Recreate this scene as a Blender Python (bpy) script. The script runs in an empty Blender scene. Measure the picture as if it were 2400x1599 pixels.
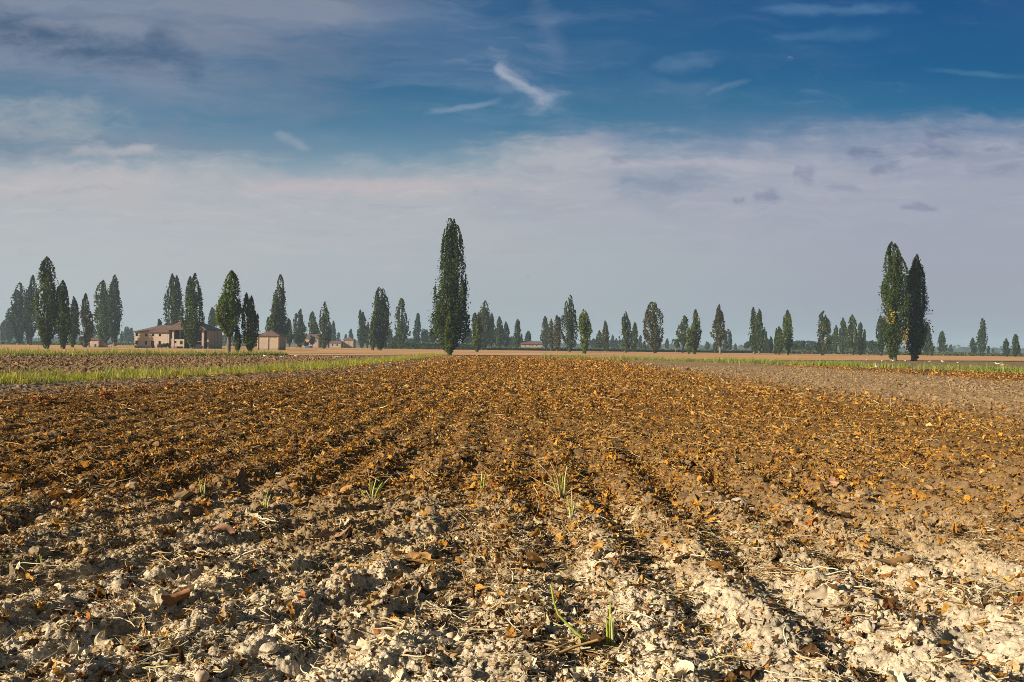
import bpy, bmesh, math, random
import numpy as np
from mathutils import Vector, Matrix

R = math.radians
rnd = random.Random(11)
rg = np.random.default_rng(7)
scene = bpy.context.scene
COL = scene.collection

# ------------------------------------------------------------------ camera
CAM_H = 1.8
FPX = 1867.0                      # focal length in photograph pixels (28 mm on 36 mm)
PITCH = math.atan((811.8 - 799.5) / FPX)
ROLL = math.atan(0.0115)
f_ = Vector((0, math.cos(PITCH), math.sin(PITCH)))
r0 = Vector((1, 0, 0)); u0 = Vector((0, -math.sin(PITCH), math.cos(PITCH)))
right_ = r0 * math.cos(ROLL) + u0 * math.sin(ROLL)
up_ = -r0 * math.sin(ROLL) + u0 * math.cos(ROLL)
cd = bpy.data.cameras.new('camera')
cam = bpy.data.objects.new('camera', cd); COL.objects.link(cam)
m3 = Matrix((right_, up_, -f_)).transposed()
cam.matrix_world = Matrix.Translation((0, 0, CAM_H)) @ m3.to_4x4()
cd.lens = 28; cd.sensor_width = 36; cd.clip_end = 20000; cd.clip_start = 0.05
scene.camera = cam

def ray(px, py):
    return f_ + right_ * ((px - 1200) / FPX) - up_ * ((py - 799.5) / FPX)
def hz(px): return 798 + 0.0115 * px
def ground_at(px, py):
    d = ray(px, py); t = -CAM_H / d.z
    return (d.x * t, d.y * t)
def at_depth(px, py, Y):          # point on the view ray at depth Y
    d = ray(px, py); t = Y / d.y
    return Vector((d.x * t, Y, CAM_H + d.z * t))
def base_at(px, Y):
    py = hz(px) + FPX * CAM_H / Y
    return at_depth(px, py, Y).x

# ------------------------------------------------------------------ helpers
def link(o, parent=None):
    COL.objects.link(o)
    if parent is not None: o.parent = parent
    return o
def tag(o, label=None, cat=None, group=None, kind=None):
    if label: o['label'] = label
    if cat: o['category'] = cat
    if group: o['group'] = group
    if kind: o['kind'] = kind
    return o
def empty(name, loc, rz=0.0):
    o = bpy.data.objects.new(name, None); o.location = loc; o.rotation_euler = (0, 0, rz)
    o.empty_display_size = 0.3
    return link(o)
def quads(name, v, f, mat, parent=None, col=None, smooth=False):
    v = np.asarray(v, dtype=np.float32).reshape(-1, 3); f = np.asarray(f, dtype=np.int32).reshape(-1, 4)
    me = bpy.data.meshes.new(name)
    me.vertices.add(len(v)); me.vertices.foreach_set('co', v.ravel())
    me.loops.add(f.size); me.loops.foreach_set('vertex_index', f.ravel())
    me.polygons.add(len(f))
    me.polygons.foreach_set('loop_start', np.arange(0, f.size, 4, dtype=np.int32))
    try: me.polygons.foreach_set('loop_total', np.full(len(f), 4, dtype=np.int32))
    except Exception: pass
    me.polygons.foreach_set('use_smooth', np.full(len(f), smooth))
    me.update(calc_edges=True)
    if col is not None:
        c4 = np.ones((len(v), 4), dtype=np.float32); c4[:, :3] = col
        at = me.color_attributes.new('tint', 'FLOAT_COLOR', 'POINT')
        at.data.foreach_set('color', c4.ravel())
    me.materials.append(mat)
    o = bpy.data.objects.new(name, me)
    return link(o, parent)
class MB:                          # collects boxes, polygons and tubes into one mesh
    def __init__(s): s.v = []; s.f = []
    def poly(s, pts):
        n = len(s.v); s.v += [tuple(p) for p in pts]; s.f.append(tuple(range(n, n + len(pts))))
    def box(s, x0, x1, y0, y1, z0, z1):
        n = len(s.v)
        s.v += [(x0,y0,z0),(x1,y0,z0),(x1,y1,z0),(x0,y1,z0),(x0,y0,z1),(x1,y0,z1),(x1,y1,z1),(x0,y1,z1)]
        for q in ((3,2,1,0),(4,5,6,7),(0,1,5,4),(1,2,6,5),(2,3,7,6),(3,0,4,7)): s.f.append(tuple(n + i for i in q))
    def tube(s, pts, rad, seg=6):
        n = len(s.v); pts = [Vector(p) for p in pts]
        for i, p in enumerate(pts):
            a = pts[min(i + 1, len(pts) - 1)] - pts[max(i - 1, 0)]
            a.normalize()
            x = a.cross(Vector((0.3, 0.9, 0.2))); x.normalize(); y = a.cross(x)
            for k in range(seg):
                t = 2 * math.pi * k / seg
                s.v.append(tuple(p + (x * math.cos(t) + y * math.sin(t)) * rad[i]))
        for i in range(len(pts) - 1):
            for k in range(seg):
                k2 = (k + 1) % seg
                s.f.append((n + i*seg + k, n + i*seg + k2, n + (i+1)*seg + k2, n + (i+1)*seg + k))
        s.f.append(tuple(n + k for k in reversed(range(seg))))
        s.f.append(tuple(n + (len(pts)-1)*seg + k for k in range(seg)))
    def build(s, name, mat, parent=None, smooth=False):
        me = bpy.data.meshes.new(name); me.from_pydata(s.v, [], s.f); me.update()
        if smooth:
            me.polygons.foreach_set('use_smooth', [True] * len(me.polygons))
        me.materials.append(mat)
        return link(bpy.data.objects.new(name, me), parent)

# ------------------------------------------------------------------ noise in numpy
def hsh(ix, iy, seed):
    a = (ix.astype(np.int64) * 374761393 + iy.astype(np.int64) * 668265263 + seed * 974634777) & 0xFFFFFFFF
    a = ((a ^ (a >> 13)) * 1274126177) & 0xFFFFFFFF
    a = a ^ (a >> 16)
    return (a & 0xFFFFFF).astype(np.float32) / 16777216.0
def vn(x, y, seed=0):
    ix = np.floor(x); iy = np.floor(y); fx = x - ix; fy = y - iy
    ix = ix.astype(np.int64); iy = iy.astype(np.int64)
    fx = fx * fx * (3 - 2 * fx); fy = fy * fy * (3 - 2 * fy)
    a = hsh(ix, iy, seed); b = hsh(ix + 1, iy, seed); c = hsh(ix, iy + 1, seed); d = hsh(ix + 1, iy + 1, seed)
    return (a * (1 - fx) + b * fx) * (1 - fy) + (c * (1 - fx) + d * fx) * fy
def fbm(x, y, seed=0, octv=4):
    s = 0; a = 0.5; t = 0
    for o in range(octv):
        s = s + a * vn(x * 2**o + 17.3 * o, y * 2**o - 9.1 * o, seed + o); t += a; a *= 0.5
    return s / t
def clods(x, y, cell, seed, fill=0.75):       # rounded lumps, 0..1 high
    k = 1.9 / cell
    x, y = x + .55 * cell * (fbm(x * k, y * k, seed + 7, 2) - .5), y + .55 * cell * (fbm(x * k, y * k, seed + 9, 2) - .5)
    ix0 = np.floor(x / cell); iy0 = np.floor(y / cell)
    out = np.zeros_like(x)
    for dx in (-1, 0, 1):
        for dy in (-1, 0, 1):
            ix = (ix0 + dx).astype(np.int64); iy = (iy0 + dy).astype(np.int64)
            px = (ix + hsh(ix, iy, seed)) * cell; py = (iy + hsh(ix, iy, seed + 1)) * cell
            rr = (0.3 + 0.55 * hsh(ix, iy, seed + 2)) * cell
            on = hsh(ix, iy, seed + 3) < fill
            st = 0.7 + 0.6 * hsh(ix, iy, seed + 4)
            q = 1 - (((x - px) * st) ** 2 + ((y - py) / st) ** 2) / (rr * rr)
            h = np.clip(q, 0, 1) ** .72 * rr / cell * on * (.8 + .4 * hsh(ix, iy, seed + 5))
            out = np.maximum(out, h)
    return out
def sm(a, b, x):
    t = np.clip((x - a) / (b - a), 0, 1); return t * t * (3 - 2 * t)

# ------------------------------------------------------------------ layout of the fields
def xl(y): return np.interp(y, [2, 20, 31, 43.5, 56.6, 114, 155], [-27, -23.5, -20.2, -16.3, -13.6, -12.2, -11])
def yfar(x): return np.interp(x, [-11, 3.5, 22.8, 36, 42.9, 60, 90, 150], [152, 133, 106, 84, 66.7, 35, 20, 10])
def in_litter(x, y):                         # 0..1: where dead leaves lie thick
    wob = (fbm(x * 0.25, y * 0.08, 61, 3) - 0.5) * 3.0
    left = sm(0, 2.5, x + wob - xl(y) - 5.2 - 0.03 * (y - 30).clip(-30, 30) * -1.0)
    mid = 1 - sm(9.5, 16.5, x + wob * 1.6)
    dark = sm(28.5, 31.5, x + wob)
    inside = 1 - sm(-1.0, 1.5, y - yfar(x))
    return np.clip(np.maximum(mid, dark) * left * inside, 0, 1)
def rowphase(x, y):
    w = (fbm(x * 0.35, y * 0.2, 5, 4) - 0.5) * 0.75
    return np.cos((x + 0.12 + w) * 2 * math.pi / 0.84)
def height(x, y, lod=True):
    x = np.asarray(x, dtype=np.float32); y = np.asarray(y, dtype=np.float32)
    z = (fbm(x * 0.35, y * 0.35, 3, 3) - 0.5) * 0.10
    rp = rowphase(x, y)
    ramp = np.interp(y, [0, 9, 16, 60, 150], [.058, .057, .042, .034, .03]).astype(np.float32) * (1 + .18 * sm(.0, 1.2, x) * (1 - sm(9, 20, y))) * (0.3 + 1.2 * fbm(x * 0.5, y * 0.25, 21, 3))
    ploughed = x < xl(y) - 3.0
    rp = np.where(ploughed, np.cos(y * 2 * math.pi / 0.9 + 3 * fbm(x * .05, y * .2, 9, 2)), rp)
    lugband = sm(-4.6, -3.9, x) * (1 - sm(-0.75, -0.3, x)) * (1 - sm(8.4, 9.6, y)) * sm(3.2, 4.2, y)
    z = z + rp * ramp * (1 - 0.85 * lugband)
    wx = x + (fbm(x * 1.6, y * 1.6, 31, 3) - 0.5) * 0.35; wy = y + (fbm(x * 1.6, y * 1.6, 41, 3) - 0.5) * 0.35
    lug = np.cos((wx * 0.62 - wy * 0.36) * 2 * math.pi / 0.42)
    lug = np.sign(lug) * np.abs(lug) ** 0.7
    z = z + lugband * lug * 0.047 * (.4 + 1.1 * fbm(x * 1.3, y * 1.3, 95, 2))
    lug2b = sm(17.0, 17.6, x) * (1 - sm(19.6, 20.2, x))          # tractor tread in the bare band
    z = z + lug2b * 0.06 * np.cos((x * 0.7 + y * 0.75) * 2 * math.pi / 0.8)
    near = y < 62
    def part(mask, fn):
        out = np.zeros_like(z); out[mask] = fn(x[mask], y[mask]); return out
    z = z + part(near, lambda a, b: 0.11 * (clods(a, b, 0.42, 101, .55) * 0.42))
    z = z + part(near, lambda a, b: 0.30 * 0.15 * clods(a, b, 0.15, 131, .5))
    z = z + part(y < 26, lambda a, b: 0.55 * 0.062 * clods(a, b, 0.062, 151, .7))
    z = z + part(y < 13, lambda a, b: 0.6 * 0.030 * clods(a, b, 0.030, 171, .8))
    z = z + part(y < 40, lambda a, b: 0.04 * (fbm(a * 9, b * 9, 77, 3) - 0.5))
    z = z + part(y < 30, lambda a, b: -0.045 * np.abs(fbm(a * 5.5, b * 5.5, 91, 4) - 0.5) * 2)
    z = z + part(y < 12, lambda a, b: 0.022 * (fbm(a * 30, b * 30, 79, 3) - 0.5))
    far = ~near
    z = z + part(far, lambda a, b: 0.09 * (fbm(a * 2.2, b * 2.2, 55, 3) - 0.5))
    return z
def soil_colour(x, y):
    n = fbm(x * 1.1, y * 0.8, 83, 4)[:, None]; n2 = fbm(x * 6, y * 6, 87, 3)[:, None]
    L = in_litter(x, y)[:, None]
    def c(*a): return np.array(a, dtype=np.float32)[None]
    lit_soil = c(.60, .52, .395) * (0.40 + 1.15 * n2) * (.55 + .8 * n) * c(1, .97, .93); pale = c(.44, .34, .21) * (0.45 + 1.05 * n2); tan = c(.235, .15, .072) * (0.7 + .6 * n2)  # foreground brightness is painted into the pale soil colour nearest the camera
    humus = c(.145, .078, .021) * (0.7 + .6 * n2)
    grey = c(.20, .155, .11) * (0.7 + .6 * n); band = c(.235, .16, .085) * (.75 + .5 * n)
    plo = c(.21, .128, .062) * (.6 + .8 * n2); olive = c(.20, .14, .07) * (.8 + .4 * n)
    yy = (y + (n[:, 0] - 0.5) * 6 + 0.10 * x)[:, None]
    out = lit_soil + (pale - lit_soil) * sm(4.8, 7.4, yy); out = out + (tan - out) * sm(6.4, 9.6, yy)
    out = out + (humus - out) * (L * sm(9, 19, yy))
    X = x[:, None]; Y = y[:, None]
    bare = sm(10, 17, X + (n - .5) * 6) * (1 - sm(27, 32, X + (n - .5) * 4)) * sm(11, 18, Y)
    out = out + (band - out) * bare
    lef = 1 - sm(3.2, 6.0, X - xl(y)[:, None] + (n - .5) * 3)
    out = out + (grey - out) * lef
    out = out + (plo - out) * (1 - sm(-3.2, -2.6, X - xl(y)[:, None]))
    out = out + (olive - out) * sm(1, 4, Y - yfar(x)[:, None])
    return out.clip(0.01, 0.9)

# ------------------------------------------------------------------ materials
def newmat(name):
    m = bpy.data.materials.new(name); m.use_nodes = True
    nt = m.node_tree; b = nt.nodes['Principled BSDF']
    b.inputs['Roughness'].default_value = 0.9
    b.inputs['Specular IOR Level'].default_value = 0.15
    return m, nt, b
def noise_node(nt, scale, detail=4, vec=None, rough=0.6):
    n = nt.nodes.new('ShaderNodeTexNoise'); n.inputs['Scale'].default_value = scale
    n.inputs['Detail'].default_value = detail; n.inputs['Roughness'].default_value = rough
    if vec is not None: nt.links.new(vec, n.inputs['Vector'])
    return n
def ramp_node(nt, fac, stops):
    r = nt.nodes.new('ShaderNodeValToRGB'); e = r.color_ramp.elements
    while len(e) < len(stops): e.new(0.5)
    for i, (p, c) in enumerate(stops): e[i].position = p; e[i].color = (*c, 1) if len(c) == 3 else c
    nt.links.new(fac, r.inputs['Fac']); return r
def mul_rgb(nt, a, b, mode='MULTIPLY', fac=1.0):
    m = nt.nodes.new('ShaderNodeMix'); m.data_type = 'RGBA'; m.blend_type = mode
    m.inputs['Factor'].default_value = fac
    nt.links.new(a, m.inputs[6]); nt.links.new(b, m.inputs[7]); return m.outputs[2]
def objco(nt):
    t = nt.nodes.new('ShaderNodeTexCoord'); return t.outputs['Object']
def simple(name, c1, c2, scale=1.0, detail=5, bump=0.0, rough=0.9, bscale=None):
    m, nt, b = newmat(name)
    co = objco(nt); n = noise_node(nt, scale, detail, co)
    r = ramp_node(nt, n.outputs['Fac'], [(0.3, c1), (0.7, c2)])
    nt.links.new(r.outputs[0], b.inputs['Base Color']); b.inputs['Roughness'].default_value = rough
    if bump:
        nb = noise_node(nt, bscale or scale * 4, 4, co)
        bp = nt.nodes.new('ShaderNodeBump'); bp.inputs['Strength'].default_value = 0.6; bp.inputs['Distance'].default_value = bump
        nt.links.new(nb.outputs['Fac'], bp.inputs['Height']); nt.links.new(bp.outputs[0], b.inputs['Normal'])
    return m
def tinted(name, transl=0.0, objcol=False, nscale=0, rough=0.85, bump=0):
    m, nt, b = newmat(name)
    a = nt.nodes.new('ShaderNodeAttribute'); a.attribute_name = 'tint'
    c = a.outputs['Color']
    if objcol:
        oi = nt.nodes.new('ShaderNodeObjectInfo'); c = mul_rgb(nt, c, oi.outputs['Color'])
    if nscale:
        co = objco(nt); n = noise_node(nt, nscale, 4, co)
        r = ramp_node(nt, n.outputs['Fac'], [(0.3, (.72, .70, .68)), (0.7, (1.2, 1.18, 1.14))])
        c = mul_rgb(nt, c, r.outputs[0])
        if bump:
            nb = noise_node(nt, nscale * 3, 4, co)
            bp = nt.nodes.new('ShaderNodeBump'); bp.inputs['Strength'].default_value = 0.7; bp.inputs['Distance'].default_value = bump
            nt.links.new(nb.outputs['Fac'], bp.inputs['Height']); nt.links.new(bp.outputs[0], b.inputs['Normal'])
    nt.links.new(c, b.inputs['Base Color']); b.inputs['Roughness'].default_value = rough
    if transl:
        t = nt.nodes.new('ShaderNodeBsdfTranslucent'); nt.links.new(c, t.inputs['Color'])
        mx = nt.nodes.new('ShaderNodeMixShader'); mx.inputs[0].default_value = transl
        nt.links.new(b.outputs[0], mx.inputs[1]); nt.links.new(t.outputs[0], mx.inputs[2])
        nt.links.new(mx.outputs[0], nt.nodes['Material Output'].inputs['Surface'])
    return m
M = {}
M['soil'] = tinted('field soil', 0, False, 22.0, 0.95, 0.012)
M['leaf'] = tinted('dead leaf', 0.18)
M['straw'] = tinted('dry stalk', 0.1)
M['clod'] = tinted('soil lump', 0, False, 30.0, 0.95, 0.006)
M['grass'] = tinted('grass blade', 0.35)
M['crown'] = tinted('poplar foliage', 0.22, True)
M['bark'] = simple('bark', (.10, .08, .06), (.2, .165, .13), 3, 5, 0.03)
M['green'] = tinted('green stalk', 0.3)

# ------------------------------------------------------------------ plain tree table is further down; first the ground
def fan(d0, d1, ratio, ncol, tmax):
    n = int(math.log(d1 / d0) / math.log(ratio)) + 1
    d = d0 * ratio ** np.arange(n + 1); d[-1] = d1
    t = np.linspace(-1, 1, ncol); t = tmax * (0.72 * t + 0.28 * t ** 3)
    D, T = np.meshgrid(d, t, indexing='ij')
    return D, T
D1, T1 = fan(1.6, 3.3, 1.012, 1150, 0.95)
D2, T2 = fan(3.3, 60, 1.0030, 1150, 0.95)
D3, T3 = fan(60, 150, 1.0045, 1150, 0.95)
D = np.vstack([D1[:-1], D2[:-1], D3]); T = np.vstack([T1[:-1], T2[:-1], T3])
X = (D * T).astype(np.float32); Y = D.astype(np.float32)
nr, nc = X.shape
xf = X.ravel(); yf = Y.ravel()
zf = height(xf, yf)
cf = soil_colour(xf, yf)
idx = np.arange(nr * nc).reshape(nr, nc)
ff = np.stack([idx[:-1, :-1], idx[:-1, 1:], idx[1:, 1:], idx[1:, :-1]], -1).reshape(-1, 4)
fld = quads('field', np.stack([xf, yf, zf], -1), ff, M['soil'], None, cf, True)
tag(fld, 'bare ploughed soil of the open field with low ridges and clods', None, None, 'structure')
del X, Y, xf, yf, zf, cf, ff, D, T

# ground to the horizon
def gmat():
    m, nt, b = newmat('distant farmland')
    co = objco(nt); mp = nt.nodes.new('ShaderNodeMapping'); mp.inputs['Scale'].default_value = (.004, .012, 1)
    nt.links.new(co, mp.inputs[0])
    n = noise_node(nt, 1.0, 3, mp.outputs[0]); n2 = noise_node(nt, .6, 5, co)
    r = ramp_node(nt, n.outputs['Fac'], [(.3, (.10, .095, .035)), (.5, (.17, .13, .055)), (.7, (.075, .10, .03))])
    r2 = ramp_node(nt, n2.outputs['Fac'], [(.3, (.75, .75, .75)), (.7, (1.2, 1.2, 1.2))])
    nt.links.new(mul_rgb(nt, r.outputs[0], r2.outputs[0]), b.inputs['Base Color']); return m
gb = MB(); S = 6000
gb.poly([(-S, -S, -0.22), (S, -S, -0.22), (S, S, -0.22), (-S, S, -0.22)])
tag(gb.build('ground', gmat()), 'flat farmland reaching the horizon', None, None, 'structure')

def sheet(name, xs, y0, y1, z, mat, label, sub=1):
    v = []; f = []
    for i, x in enumerate(xs):
        for j in range(sub + 1):
            t = j / sub; v.append((x, y0[i] + (y1[i] - y0[i]) * t, z))
    for i in range(len(xs) - 1):
        for j in range(sub):
            a = i * (sub + 1) + j; f.append((a, a + sub + 1, a + sub + 2, a + 1))
    o = quads(name, v, f, mat); tag(o, label, None, None, 'structure'); return o
def stubble_mat():
    m, nt, b = newmat('stubble')
    co = objco(nt); mp = nt.nodes.new('ShaderNodeMapping'); mp.inputs['Scale'].default_value = (.02, .22, 1); mp.inputs['Rotation'].default_value = (0, 0, R(4))
    nt.links.new(co, mp.inputs[0])
    n = noise_node(nt, 1.0, 4, mp.outputs[0]); n2 = noise_node(nt, 1.6, 5, co, .7)
    r = ramp_node(nt, n.outputs['Fac'], [(.3, (.40, .20, .065)), (.52, (.54, .30, .12)), (.72, (.70, .46, .22))])
    r2 = ramp_node(nt, n2.outputs['Fac'], [(.25, (.7, .66, .6)), (.7, (1.12, 1.12, 1.12))])
    nt.links.new(mul_rgb(nt, r.outputs[0], r2.outputs[0]), b.inputs['Base Color']); return m
xs = np.linspace(-330, 360, 139)
y0 = np.interp(xs, [-330, -160, -58, -32, -12.5, 3.5, 25, 45, 80, 250, 360], [103, 101, 101, 124, 154, 141, 128, 132, 150, 165, 170])
y0 = y0 + np.array([rnd.uniform(-1.5, 1.5) for _ in xs])
y1 = np.interp(xs, [-330, -215, -200, -75, -55, 360], [270, 270, 440, 440, 345, 300])
sheet('stubble_field', xs, y0, y1, 0.06, stubble_mat(), 'orange straw stubble field beyond the ploughed soil', 4)
trk = simple('pale track dust', (.55, .43, .29), (.72, .58, .42), .8, 4)
xs = np.linspace(-44, 12, 30); yc = np.interp(xs, [-44, -30, -13, -4, 12], [126, 134, 158, 172, 214]); w = np.interp(xs, [-44, -20, 12], [1.2, 2.2, 4])
sheet('dirt_track', xs, yc - w, yc + w, 0.075, trk, 'pale dirt track curving past the tall poplar')

# ------------------------------------------------------------------ stamping many small pieces
def rotm(yaw, tilt, roll):
    cy, sy = np.cos(yaw), np.sin(yaw); ct, st = np.cos(tilt), np.sin(tilt); cr, sr = np.cos(roll), np.sin(roll)
    z = np.zeros_like(cy); o = np.ones_like(cy)
    Rz = np.stack([np.stack([cy, -sy, z], -1), np.stack([sy, cy, z], -1), np.stack([z, z, o], -1)], -2)
    Rx = np.stack([np.stack([o, z, z], -1), np.stack([z, ct, -st], -1), np.stack([z, st, ct], -1)], -2)
    Ry = np.stack([np.stack([cr, z, sr], -1), np.stack([z, o, z], -1), np.stack([-sr, z, cr], -1)], -2)
    return Rz @ Rx @ Ry
def stamp(tv, tf, pos, scl, rot, tint, jitter=0.12):
    n = len(pos); T_, V_, _ = tv.shape
    k = rg.integers(0, T_, n)
    scl = np.asarray(scl)
    if scl.ndim == 1: scl = scl[:, None]
    v = tv[k] * scl[:, None, :]
    v = np.einsum('nij,nvj->nvi', rot, v) + pos[:, None, :]
    f = tf[None] + (np.arange(n) * V_)[:, None, None]
    c = np.repeat(tint[:, None, :], V_, 1) * (1 + jitter * rg.standard_normal((n, V_, 1)))
    return v.reshape(-1, 3), f.reshape(-1, 4), c.reshape(-1, 3).clip(.005, .95)
def cat(parts):
    vs, fs, cs, o = [], [], [], 0
    for v, f, c in parts:
        vs.append(v); fs.append(f + o); cs.append(c); o += len(v)
    return np.concatenate(vs), np.concatenate(fs), np.concatenate(cs)
def grid_faces(nu, nv):
    i = np.arange(nu * nv).reshape(nu, nv)
    return np.stack([i[:-1, :-1], i[1:, :-1], i[1:, 1:], i[:-1, 1:]], -1).reshape(-1, 4)
def leaf_templates(nt_, nu, nv, crumple):
    out = []
    for _ in range(nt_):
        u = np.linspace(-.5, .5, nu); v = np.linspace(-.5, .5, nv)
        U, V = np.meshgrid(u, v, indexing='ij')
        wid = rg.uniform(.16, .62) * (np.cos(U * 2.6) ** 0.7 + .12) * (1 + rg.normal(0, .16, (nu, 1)))
        x = U.copy(); y = V * wid
        z = rg.uniform(-.5, 1.0) * U * U * 1.5 + rg.uniform(-2.6, 2.6) * y * y * 1.9 + rg.uniform(-.5, .5) * U * V
        tw = rg.uniform(-3.0, 3.0) * U + rg.uniform(-.6, .6)
        y, z = y * np.cos(tw) - z * np.sin(tw), y * np.sin(tw) + z * np.cos(tw)
        x = x + rg.normal(0, crumple * .5, U.shape); y = y + rg.normal(0, crumple * .7, U.shape); z = z + rg.normal(0, crumple, U.shape)
        z -= z.min() * .6
        out.append(np.stack([x, y, z], -1).reshape(-1, 3))
    return np.array(out), grid_faces(nu, nv)
def stalk_templates(nt_, seg, thick):
    out = []
    for _ in range(nt_):
        t = np.linspace(-.5, .5, seg)
        a = rg.uniform(-1.1, 1.1); b = rg.uniform(-.9, .9)
        x = t; y = a * t * t * .8 + rg.normal(0, .02, seg); z = .01 + (.25 - t * t) * rg.uniform(-.05, .35) + rg.normal(0, .015, seg); y = y + rg.uniform(-.5, .5) * t ** 3 * 2 + np.cumsum(rg.normal(0, .022, seg))
        rad = thick * (1 - .5 * np.abs(t + .1)) * rg.uniform(.7, 1.4)
        ring = []
        for q in range(4):
            an = q * math.pi / 2 + .4
            ring.append(np.stack([x, y + rad * np.cos(an), z + rad * np.sin(an)], -1))
        out.append(np.stack(ring, 1).reshape(-1, 3))
    f = []
    for i in range(seg - 1):
        for q in range(4):
            f.append((i*4+q, i*4+(q+1)%4, (i+1)*4+(q+1)%4, (i+1)*4+q))
    return np.array(out), np.array(f)
def clod_templates(nt_, n=3):
    g = np.linspace(-1, 1, n); vs = {}; V = []; F = []
    def vid(p):
        k = tuple(np.round(p, 4))
        if k not in vs: vs[k] = len(V); V.append(p)
        return vs[k]
    for ax in range(3):
        for s in (-1, 1):
            for i in range(n - 1):
                for j in range(n - 1):
                    q = []
                    for a, b in ((i, j), (i+1, j), (i+1, j+1), (i, j+1)):
                        p = np.zeros(3); p[ax] = s; p[(ax+1) % 3] = g[a]; p[(ax+2) % 3] = g[b]; q.append(vid(p))
                    F.append(q if s > 0 else q[::-1])
    V = np.array(V); V = V / np.linalg.norm(V, axis=1)[:, None] * .65 + V * .25
    out = [V * (1 + rg.normal(0, .16, (len(V), 1))) * np.array([rg.uniform(.8, 1.3), rg.uniform(.7, 1.1), rg.uniform(.55, .9)]) for _ in range(nt_)]
    return np.array(out), np.array(F)
def scatter(n, d0, d1, tmax=.80, xlim=None):      # uniform over the ground between two distances
    y = np.sqrt(rg.uniform(d0 * d0, d1 * d1, n)); x = rg.uniform(-tmax, tmax, n) * y
    if xlim is not None:
        y = rg.uniform(d0, d1, n); x = rg.uniform(xlim[0], xlim[1], n)
    return x.astype(np.float32), y.astype(np.float32)
def pick(pal, w, n):
    pal = np.array(pal); w = np.array(w, dtype=float); w /= w.sum()
    c = pal[rg.choice(len(pal), n, p=w)]
    return c * rg.uniform(.75, 1.25, (n, 1))
NEARPAL = [(.70, .58, .38), (.48, .34, .17), (.38, .14, .04), (.52, .27, .06), (.10, .055, .022), (.36, .29, .19)]
NEARW = [6, 4, .4, .8, 7, 1.2]  # dark leaves weighted up, their colour stands in for shaded gaps
MIDPAL = [(.54, .28, .045), (.40, .19, .032), (.18, .088, .02), (.06, .032, .011), (.52, .35, .13), (.34, .13, .03)]
MIDW = [3.6, 5.4, 3.8, 2.8, .9, .9]
def palette(x, y, n, warm=0.0):
    a = pick(NEARPAL, NEARW, n); b = pick(MIDPAL, MIDW, n)
    t = sm(5.0, 8.8, y + rg.normal(0, 1.3, n) + .08 * x + warm)[:, None]
    return a * (1 - t) + b * t
def cover(x, y):                                  # chance that a piece of litter lies here
    L = in_litter(x, y)
    p = fbm(x * .9, y * .7, 201, 3)
    fur = .5 - .5 * rowphase(x, y)
    rightness = sm(-.5, 2.0, x - 0.05 * (y - 6)) * (1 - sm(8, 17, y))
    d = L * (sm(.34, .56, p) * .76 + .24) * (1 - .26 * sm(9, 16, y) * (1 - fur))
    d = d * (1 - rightness * (1 - fur) * .66)
    nearbare = 1 - sm(4.6, 7.2, y)
    lug_ = sm(-4.6, -3.9, x) * (1 - sm(-.75, -.3, x)) * (1 - sm(8.4, 9.6, y))
    d = d * (1 - .25 * nearbare * sm(-3, 1, x)) * (1 - .45 * lug_)
    bare = np.maximum(np.maximum(.10 * (x > 11), .06 + .16 * (y < 9)), .22 * (x < xl(y) + 7) * (x > xl(y)))
    return np.maximum(d, bare)
def litter(n, d0, d1, tpl, size, tilt, pal=True, xlim=None, tmax=.80, lift=.0, warm=0.0, colour=None, cov=True, stretch=(.7, 1.3)):
    x, y = scatter(n, d0, d1, tmax, xlim)
    k = (rg.random(n) < cover(x, y)) if cov else np.ones(n, bool)
    k &= (x > xl(y) - 1) & (y < yfar(x) + 1)
    x, y = x[k], y[k]; n = len(x)
    z = height(x, y)
    s = rg.lognormal(math.log(size), .4, n).clip(size * .4, size * 2.6)
    rot = rotm(rg.uniform(0, 6.283, n), rg.normal(0, tilt, n), rg.normal(0, tilt, n))
    c = palette(x, y, n, warm) if colour is None else pick(*colour, n)
    s3 = s[:, None] * np.stack([np.ones(n), rg.uniform(*stretch, n), rg.uniform(.6, 1.2, n)], -1)
    return stamp(tpl[0], tpl[1], np.stack([x, y, z + lift * s], -1), s3, rot, c)
LN = leaf_templates(48, 8, 5, .05); LM = leaf_templates(40, 5, 3, .09); LF = leaf_templates(24, 3, 2, .14)
SN = stalk_templates(30, 8, .016); SM_ = stalk_templates(20, 5, .018); FB = stalk_templates(20, 6, .007)
CN = clod_templates(24, 4); CM = clod_templates(16, 3)
parts = [
    litter(14000, 2.4, 9, LN, .070, .5, lift=.10, stretch=(.5, 1.2)),
    litter(60000, 2.4, 9, LM, .030, .8, lift=.1, warm=.5),
    litter(11000, 9, 14, LN, .075, .7, lift=.12, stretch=(.5, 1.2)),
    litter(90000, 9, 14, LM, .036, .9, lift=.12),
    litter(90000, 14, 28, LM, .058, .8, lift=.12),
    litter(170000, 14, 28, LF, .040, 1.0, lift=.12),
    litter(110000, 28, 60, LF, .080, .8, xlim=(-18, 15), lift=.14),
    litter(110000, 28, 60, LF, .065, 1.0, xlim=(-20, 45), lift=.14),
    litter(90000, 60, 140, LF, .13, .8, xlim=(-13, 15), lift=.14),
    litter(36000, 34, 112, LF, .12, .8, xlim=(28, 62), lift=.14),
]
v, f, c = cat(parts)
o = quads('leaf_litter', v, f, M['leaf'], None, c)
tag(o, 'dead brown and amber crop leaves strewn over the soil', 'leaf litter', None, 'stuff')
STP = [(.74, .63, .43), (.58, .44, .24), (.42, .27, .11), (.18, .10, .04), (.56, .52, .22)]; STW = [5, 3, 2, 2, .5]
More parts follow.
